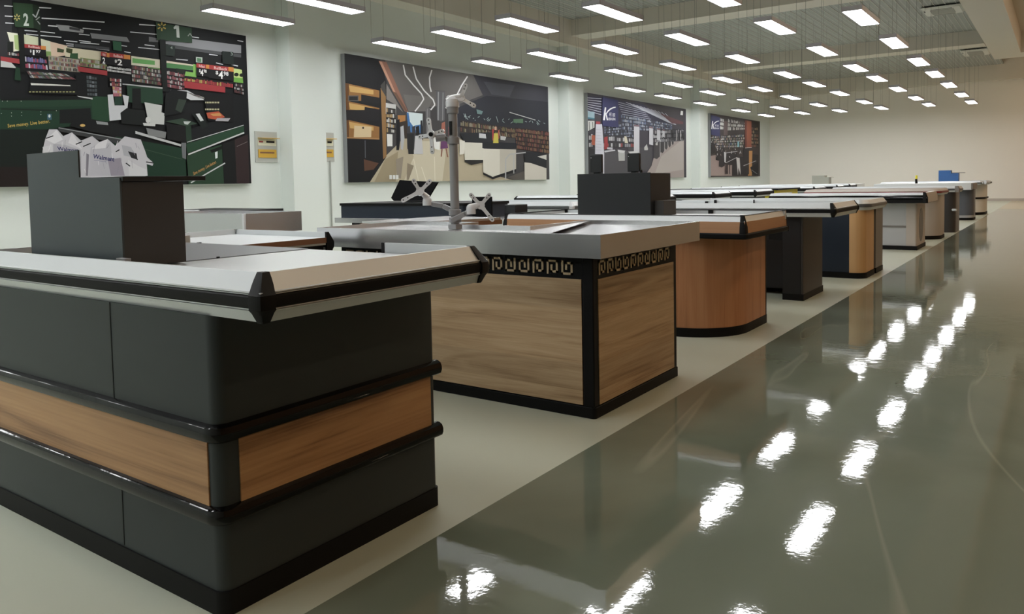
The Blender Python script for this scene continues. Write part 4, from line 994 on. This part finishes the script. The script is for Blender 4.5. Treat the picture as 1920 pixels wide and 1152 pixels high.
p.poly((60,62,64), [(108,238),(240,263),(240,274),(107,246)]); p.line((150,152,156), 1.4, (108,240),(240,264)); p.poly((22,24,26), [(128,236),(138,224),(172,224),(206,231),(206,254),(170,248)]); p.poly((150,154,156), [(178,227),(200,230),(201,235),(180,233)]); p.disc((222,176,88), 153, 235.5, 5, 2.6)
bag = [(77.8,283),(83,261),(90,243),(105.5,243),(116.7,255.5),(133,248.6),(150,264),(171,255.5),(184.7,266.7),(200,261),(214,273.6),(232,256),(262,262),(270,283),(274,295),(286,306),(284,311),(273,308),(275,330),(150,346),(100,346),(78,300)]
p.poly((196,194,202), bag)
for c, q in (((176,174,184), [(98,270),(120,272),(150,282),(150,330),(98,330)]), ((214,212,218), [(133,249),(152,280),(126,268)]), ((184,182,192), [(168,276),(205,268),(212,330),(164,330)]), ((216,214,220), [(184,267),(200,261),(196,278),(170,280)]), ((150,142,158), [(200,300),(224,296),(232,330),(206,330)]), ((128,124,136), [(160,288),(165,290),(163,330),(159,330)]), ((208,207,212), [(238,300),(258,312),(272,318),(274,330),(240,330)]), ((172,172,180), [(226,272),(244,276),(252,296),(230,292)]), ((40,40,44), [(238,284),(254,288),(256,300),(244,296)]), ((218,217,222), [(84,262),(104,244),(116,262),(100,270)]), ((206,206,210), [(78,276),(96,272),(98,288),(80,290)])): p.poly(c, q)
for a in ((84,260,98,255),(140,271,152,266),(154,275,168,269),(215,285,222,281),(248,292,256,300),(234,306,242,312),(272,304,286,306)): p.line((30,30,34), 2, a[:2], a[2:])
for i in range(26):
    x = random.uniform(84, 262); y = random.uniform(262, 325); p.line(random.choice([(160,158,168),(228,226,232),(140,138,150)]), 0.8, (x, y), (x+random.uniform(-5, 5), y+random.uniform(5, 16)))
p.text((44,50,110), 'Walmart', (106,282), (146,286), (105,275), 0.02); p.text((44,50,110), 'Walmart', (172,297), (212,303), (173,289), 0.02); spark(206, 299, 3.4, (44,50,110)); p.line((120,120,160), 0.6, (107,284.5),(135,287.5)); p.line((120,120,160), 0.6, (174,300.5),(198,304))
p.finish('largest poster, green supermarket checkouts with carrier bags, nearest the camera')

# --- poster 2: bright hall with curved ceiling lights
T2 = lambda x, y: (620+x/4.114, 80+y/4.114)
p = Print((10.34, 17.50, 1.19, 3.64), (70, 68, 70), T2)
p.poly((104,100,98), [(400,100),(1100,250),(1400,320),(1000,470),(740,500),(600,530)]); p.poly((128,122,118), [(420,300),(560,540),(500,480),(420,430)]); p.poly((116,112,110), [(560,400),(800,420),(740,530),(600,530)])
p.poly((62,62,72), [(1100,250),(1700,340),(1700,560),(1380,540),(1000,500),(1180,420)]); p.poly((78,80,90), [(1180,300),(1420,330),(1380,420),(1240,400)]); p.poly((44,46,56), [(980,500),(1200,410),(1700,460),(1700,700),(980,650)])
p.poly((184,170,140), [(420,880),(560,740),(1000,740),(1180,900),(1180,1000),(1400,1060),(1700,1060),(1700,1090),(280,1090)]); p.poly((206,196,168), [(600,760),(900,760),(860,1080),(560,1080),(640,880)]); p.poly((160,144,112), [(420,900),(520,840),(500,1090),(330,1090)])
for a in ((700,960,740,1080),(800,880,805,1080),(640,900,680,1080)): p.line((226,218,196), 6, a[:2], a[2:])
p.poly((176,120,88), [(800,860),(930,900),(900,1060),(850,1060)][:4]) if 0 else None
p.poly((30,30,34), [(60,60),(380,130),(430,300),(430,880),(300,1080),(60,1090)]); p.poly((150,108,60), [(385,350),(425,360),(430,880),(405,900)]); p.poly((70,68,66), [(385,330),(420,290),(428,420),(390,360)])
for y0, y1, k in ((320,450,0),(455,540,0),(600,740,0)):
    p.poly((156,104,48), [(105,y0-10),(375,y0+50),(375,y1),(110,y1)]); p.poly((206,158,82), [(140,y0+10),(330,y0+48),(330,y0+80),(150,y0+60)]); p.poly((110,66,28), [(105,y0-10),(140,y0),(140,y1),(110,y1)])
p.poly((36,34,36), [(235,400),(375,425),(375,470),(235,460)]); p.rect((96,92,88), 135, 408, 215, 452); p.rect((40,40,42), 142, 415, 208, 445); p.poly((34,32,36), [(110,520),(260,520),(262,495),(375,515),(375,600),(110,598)])
p.poly((214,186,140), [(182,640),(315,650),(312,730),(178,730)]); p.disc((60,50,40), 250, 658, 8, 8); p.poly((176,124,70), [(110,728),(375,738),(375,748),(110,738)]); p.poly((26,26,30), [(110,748),(390,750),(400,890),(290,1075),(110,1085)]); p.line((96,100,110), 5, (265,755),(267,890)); p.poly((96,62,44), [(255,900),(370,930),(330,980),(260,990)])
p.poly((150,100,80), [(370,140),(430,150),(600,540),(570,530),(480,380)]); p.poly((196,140,112), [(372,145),(395,148),(500,385),(480,375)]); p.poly((120,86,66), [(480,380),(505,385),(592,530),(575,530)])
for pts in ([(560,172),(575,250),(640,330),(700,395),(718,435),(690,480),(650,530)], [(635,185),(660,280),(720,370),(790,440),(803,480),(770,520)], [(780,210),(762,270),(765,340),(775,380)], [(1055,260),(1010,330),(970,410),(930,470),(885,505)], [(860,440),(855,480),(835,520)]):
    p.line((206,204,206), 11, *pts); p.line((240,240,240), 5, *pts)
p.poly((96,96,100), [(812,375),(880,380),(878,600),(850,610),(820,590)]); p.line((150,150,154), 10, (830,380),(828,600)); p.line((134,134,138), 8, (866,385),(862,600)); p.poly((110,108,110), [(730,500),(768,505),(768,700),(735,700)]); p.line((140,140,142), 6, (745,510),(745,700)); p.line((70,70,74), 3, (800,370),(885,375))
p.poly((214,232,236), [(588,535),(708,548),(708,690),(600,690)]); p.poly((60,120,190), [(585,540),(600,540),(610,610),(660,680),(700,700),(600,690)]); p.poly((70,130,196), [(650,640),(700,630),(705,700),(660,700)]); p.poly((40,42,50), [(692,600),(706,600),(712,750),(690,740)])
p.poly((196,196,194), [(424,465),(502,478),(502,560),(425,550)]); p.shelf([(428,500),(500,512),(502,700),(430,695)], 5, 4, [(220,220,216),(60,56,54),(190,150,90)], (40,36,34)); p.poly((220,220,216), [(432,705),(475,708),(475,800),(436,800)]); p.poly((184,120,56), [(515,560),(575,560),(575,620),(520,620)]); p.poly((60,48,40), [(510,620),(590,600),(590,740),(510,740)])
for cx in (520, 550, 600, 640, 670): p.poly(random.choice([(30,30,34),(60,60,66),(180,182,186)]), [(cx-14,650),(cx+10,640),(cx+18,740),(cx+6,830),(cx-10,820)])
p.poly((26,26,30), [(505,600),(530,590),(535,700),(525,830),(505,830)]); p.poly((196,196,200), [(650,720),(700,715),(712,860),(640,860)]); p.poly((40,40,44), [(585,700),(640,700),(640,860),(598,860)]); p.poly((150,138,120), [(500,900),(560,880),(540,1050),(510,1040)]); p.poly((140,126,104), [(590,930),(640,950),(600,1060),(585,1060)])
p.poly((178,100,80), [(855,620),(880,610),(884,700),(850,700)]); p.poly((112,62,112), [(850,740),(890,740),(905,815),(845,820)]); p.line((150,92,70), 9, (858,820),(852,880)); p.line((150,92,70), 9, (888,815),(902,885)); p.poly((176,60,76), [(905,650),(925,640),(932,820),(912,820)])
p.poly((230,230,226), [(770,720),(840,740),(840,830),(800,820)])
p.shelf([(1000,600),(1420,660),(1440,740),(1000,690)], 2, 34, [(130,96,62),(120,64,50),(150,140,112),(60,44,38),(110,100,56),(44,36,34)], (54,44,42)); p.shelf([(1420,655),(1700,690),(1700,860),(1430,820)], 5, 22, [(120,66,46),(130,56,48),(136,100,62),(60,40,36),(44,34,32)], (50,36,34))
for i in range(34): 
    x = random.uniform(1000, 1640); p.line((150,170,170), 4, (x, 560+(x-1000)*0.09+random.uniform(-15, 30)), (x+random.uniform(5, 18), 562+(x-1000)*0.09+random.uniform(-10, 30)))
p.line((190,190,190), 6, (1375,538),(1575,598)); p.poly((84,120,90), [(1405,590),(1480,588),(1480,622),(1405,618)]); p.poly((100,130,130), [(1120,515),(1170,530),(1160,555),(1125,550)])
p.poly((40,42,48), [(990,700),(1260,690),(1260,770),(1030,770)]); p.poly((214,210,194), [(1025,770),(1175,775),(1175,905),(1030,905)]); p.poly((40,38,38), [(1030,905),(1172,905),(1175,925),(1080,945),(1030,920)]); p.poly((222,218,204), [(990,750),(1030,760),(1025,860),(990,865)])
p.poly((34,36,44), [(1165,765),(1430,775),(1432,815),(1240,830),(1165,815)]); p.poly((216,212,196), [(1170,818),(1425,825),(1425,975),(1245,1035),(1172,1000)]); p.poly((190,184,168), [(1300,820),(1425,825),(1425,975),(1300,1015)]); p.poly((30,30,34), [(1172,1002),(1245,1037),(1425,977),(1425,995),(1245,1055),(1172,1018)])
p.poly((206,200,186), [(1490,925),(1660,940),(1660,1060),(1492,1060)]); p.poly((34,36,42), [(1482,840),(1660,850),(1660,970),(1495,915)]); p.poly((206,204,196), [(1590,880),(1660,865),(1660,905)]); p.line((176,178,180), 9, (1345,1055),(1345,900),(1375,862),(1500,848)); p.line((176,178,180), 7, (1408,1010),(1408,860)); p.poly((92,86,80), [(1360,1040),(1490,990),(1490,1058),(1400,1058)])
p.poly((208,190,60), [(1255,700),(1285,700),(1290,775),(1248,775)]); p.poly((180,60,60), [(1240,670),(1256,665),(1250,755),(1242,755)]); p.poly((210,160,130), [(1258,650),(1275,650),(1275,675),(1260,675)]); p.poly((180,90,70), [(1285,680),(1298,670),(1296,740),(1288,745)]); p.poly((200,200,206), [(1140,700),(1190,705),(1195,740),(1140,735)]); p.poly((190,190,190), [(1305,720),(1350,728),(1340,755),(1305,750)])
for x in (448, 474, 498): p.rect((226,226,222), x, 1022, x+20, 1054)
p.finish('long poster of a shop hall with curved ceiling lights and mannequins')

# --- posters 3 and 4
T3 = lambda x, y: (1060+x/4.8, 160+y/4.8)
def blue_sign(p, q, kx, ky, sc, lay):
    p.poly((50,52,100), q)
    p.poly((226,226,232), [(kx,ky),(kx+10*sc,ky+2),(kx+12*sc,ky+118*sc),(kx-3*sc,ky+116*sc)] if 0 else [(kx+8*sc,ky),(kx+20*sc,ky+3*sc),(kx+8*sc,ky+118*sc),(kx-8*sc,ky+116*sc)])
    p.poly((226,226,232), [(kx+12*sc,ky+55*sc),(kx+20*sc,ky+50*sc),(kx+38*sc,ky+116*sc),(kx+26*sc,ky+118*sc)])
    arcp = [(kx+16*sc,ky+58*sc),(kx+32*sc,ky+32*sc),(kx+56*sc,ky+10*sc),(kx+84*sc,ky-2*sc),(kx+106*sc,ky-4*sc),(kx+104*sc,ky+6*sc),(kx+82*sc,ky+10*sc),(kx+60*sc,ky+22*sc),(kx+38*sc,ky+42*sc),(kx+20*sc,ky+66*sc)]
    for i in range(4): p.poly((226,226,232), [arcp[i], arcp[i+1], arcp[-2-i], arcp[-1-i]])
    p.text((220,220,230), '柯', (kx+46*sc,ky+80*sc), (kx+68*sc,ky+80*sc), (kx+46*sc,ky+48*sc)); p.text((220,220,230), '顺', (kx+76*sc,ky+82*sc), (kx+100*sc,ky+84*sc), (kx+76*sc,ky+52*sc))
    p.text((220,220,230), 'ESHUN', (kx+40*sc,ky+116*sc), (kx+102*sc,ky+118*sc), (kx+40*sc,ky+94*sc), 0.02)
p = Print((19.60, 26.76, 1.19, 3.66), (66, 62, 72), T3)
p.poly((66,60,66), [(700,170),(1065,230),(1065,380),(960,360)]); p.poly((52,50,74), [(185,90),(700,170),(960,360),(500,330),(185,240)])
for i in range(7): p.line((190,192,208), 5, (188, 112+i*19), (325, 122+i*24))
for i in range(9): p.line((168,172,192), 4, (470+i*8, 150+i*22), (700+i*14, 215+i*18))
for i in range(12): p.line((186,188,204), 4, (545+i*32, 152+i*9), (930+i*6, 335+i*2))
p.poly((100,60,64), [(850,250),(1060,330),(1060,350),(960,345)])
p.poly((150,184,200), [(188,230),(262,240),(262,310),(190,300)]); p.poly((60,120,140), [(190,285),(262,296),(262,310),(190,300)]); p.poly((208,210,206), [(190,320),(262,320),(262,380),(190,420)]); p.line((30,30,34), 5, (195,330),(195,400)); p.line((30,30,34), 5, (215,330),(218,410)); p.line((30,30,34), 5, (245,330),(250,410))
p.shelf([(350,370),(620,330),(640,470),(350,480)], 5, 14, [(60,66,84),(110,120,150),(160,170,190),(40,42,52)], (46,48,60)); p.shelf([(500,260),(960,350),(960,420),(500,400)], 4, 26, [(90,110,150),(140,150,170),(60,60,76),(170,180,200)], (56,58,76))
p.poly((164,150,146), [(770,730),(790,660),(860,600),(960,500),(1065,420),(1065,835),(700,835)]); p.poly((176,166,160), [(860,640),(1060,480),(1060,760),(800,800)])
p.poly((48,48,52), [(188,560),(350,600),(350,800),(188,800)]); p.poly((78,76,82), [(345,600),(560,590),(560,800),(345,800)]); p.poly((74,72,78), [(560,560),(775,560),(775,720),(735,770),(660,770),(560,790)])
for x0, x1, y0, y1 in ((790,850,500,665),(855,890,495,612),(893,920,480,580),(925,950,480,560),(955,975,470,540)): p.poly((70,66,70), [(x0,y0),(x1,y0+5),(x1,y1-25),((x0+x1)/2,y1),(x0,y1-12)]); p.line((190,190,190), 4, (x1,y0+8),(x1,y1-20))
p.shelf([(190,430),(620,470),(620,560),(190,560)], 2, 16, [(60,56,60),(150,150,160),(170,60,60),(40,40,46),(200,200,206)], (54,52,60)); p.shelf([(780,400),(1060,395),(1060,500),(780,520)], 3, 22, [(60,56,60),(150,150,160),(200,200,206),(90,80,86)], (54,52,60))
p.poly((168,50,54), [(345,470),(375,460),(378,570),(345,580)]); p.poly((190,90,60), [(232,450),(262,450),(262,540),(232,535)])
p.poly((200,200,212), [(268,350),(325,350),(345,620),(345,795),(335,795),(330,620),(262,620)]); p.line((200,150,150), 3, (275,345),(305,345)); p.poly((178,60,70), [(270,325),(310,328),(308,352),(270,350)])
for a in ((612,370,662,610),(750,385,785,540),(820,400,850,500),(870,410,890,470)): p.poly((196,196,204), [(a[0],a[1]),(a[2],a[1]+5),(a[2],a[3]),(a[0],a[3]-8)]); p.poly((130,100,110), [(a[0],a[1]-15),(a[2],a[1]-10),(a[2],a[1]+4),(a[0],a[1])])
for i in range(8): p.line((150,150,160), 2, (272,400+i*26),(318,404+i*26))
p.poly((176,176,174), [(470,610),(530,600),(530,680),(475,682)]); p.poly((186,186,184), [(704,560),(728,530),(740,575),(735,585),(706,585)]); p.poly((180,180,178), [(806,525),(826,505),(826,540),(808,540)]); p.poly((206,206,208), [(465,580),(535,590),(520,610),(470,605)]); p.poly((206,206,208), [(560,598),(640,592),(650,610),(575,615)]); p.poly((196,196,204), [(345,590),(440,580),(445,590),(350,605)]); p.poly((190,190,200), [(370,560),(420,560),(420,580),(372,576)]); p.poly((214,206,180), [(525,460),(545,460),(560,520),(530,520)])
for i in range(14):
    x = 940+i*9; p.poly(random.choice([(40,38,42),(60,60,66),(180,176,176)]), [(x,400+i),(x+7,400+i),(x+7,500-i),(x,505-i)])
p.poly((220,220,220), [(1035,230),(1055,232),(1052,270),(1030,266)])
blue_sign(p, [(328,105),(470,135),(472,382),(328,366)], 342, 198, 1.0, 0)
p.finish('poster of a row of tills with a blue logo board, behind the black cabinet')

p = Print((29.18, 35.22, 1.19, 3.66), (70, 60, 58), T3)
p.poly((160,136,130), [(1285,640),(1400,620),(1500,690),(1500,815),(1285,815)]); p.poly((60,50,50), [(1280,260),(1735,325),(1735,470),(1280,470)])
p.shelf([(1465,300),(1620,330),(1620,400),(1460,410)], 3, 14, [(220,220,214),(160,150,140),(60,50,50),(200,196,190)], (70,62,60)); p.shelf([(1390,290),(1425,300),(1425,400),(1390,400)], 3, 3, [(220,220,214),(150,150,150)], (70,62,60)); p.poly((92,74,72), [(1425,320),(1460,325),(1460,560),(1425,560)])
p.shelf([(1290,460),(1610,440),(1610,560),(1290,560)], 5, 30, [(200,196,190),(150,120,100),(60,50,48),(100,120,90),(180,170,160),(60,80,120)], (48,42,42)); p.shelf([(1670,370),(1733,380),(1733,560),(1670,560)], 6, 7, [(180,150,100),(120,70,50),(60,50,48)], (40,34,34))
p.poly((140,74,54), [(1612,315),(1672,325),(1672,560),(1615,560)]); p.poly((104,54,44), [(1612,315),(1630,318),(1630,560),(1615,560)]); p.poly((190,130,70), [(1650,590),(1680,590),(1675,815),(1640,815)]); p.poly((120,180,196), [(1545,505),(1562,505),(1562,555),(1545,555)])
for x0, y0, x1, y1 in ((1300,520,1345,620),(1350,560,1400,680),(1380,560,1430,740),(1430,600,1545,720),(1500,640,1600,815),(1600,560,1650,815),(1680,620,1735,815)): p.poly((50,44,46), [(x0,y0),(x1,y0+6),(x1,y1-15),((x0+x1)/2,y1),(x0,y1-8)])
p.poly((196,194,196), [(1425,600),(1445,605),(1440,700),(1428,690)]); p.line((184,182,186), 5, (1435,610),(1545,595)); p.line((184,182,186), 4, (1440,700),(1540,650)); p.line((170,166,170), 5, (1600,725),(1715,680)); p.line((186,184,188), 5, (1615,565),(1675,560)); p.poly((196,190,188), [(1535,650),(1565,655),(1575,810),(1555,740),(1550,812)])
for i in range(40):
    x = random.uniform(1290, 1600); y = random.uniform(480, 640); p.line(random.choice([(210,208,206),(40,36,38),(150,140,132)]), 4, (x, y), (x+random.uniform(-10, 10), y+random.uniform(8, 26)))
for i in range(10):
    x = random.uniform(1430, 1500); p.line((60,50,50), 3, (x, 700), (x, 800))
p.poly((30,28,32), [(1660,740),(1733,690),(1733,815),(1680,800)]); p.line((150,150,154), 3, (1670,760),(1725,800))
blue_sign(p, [(1302,265),(1388,290),(1388,460),(1300,445)], 1314, 322, 0.62, 0)
p.finish('smallest-looking poster with shop tills and a blue logo board, farthest along the left wall')
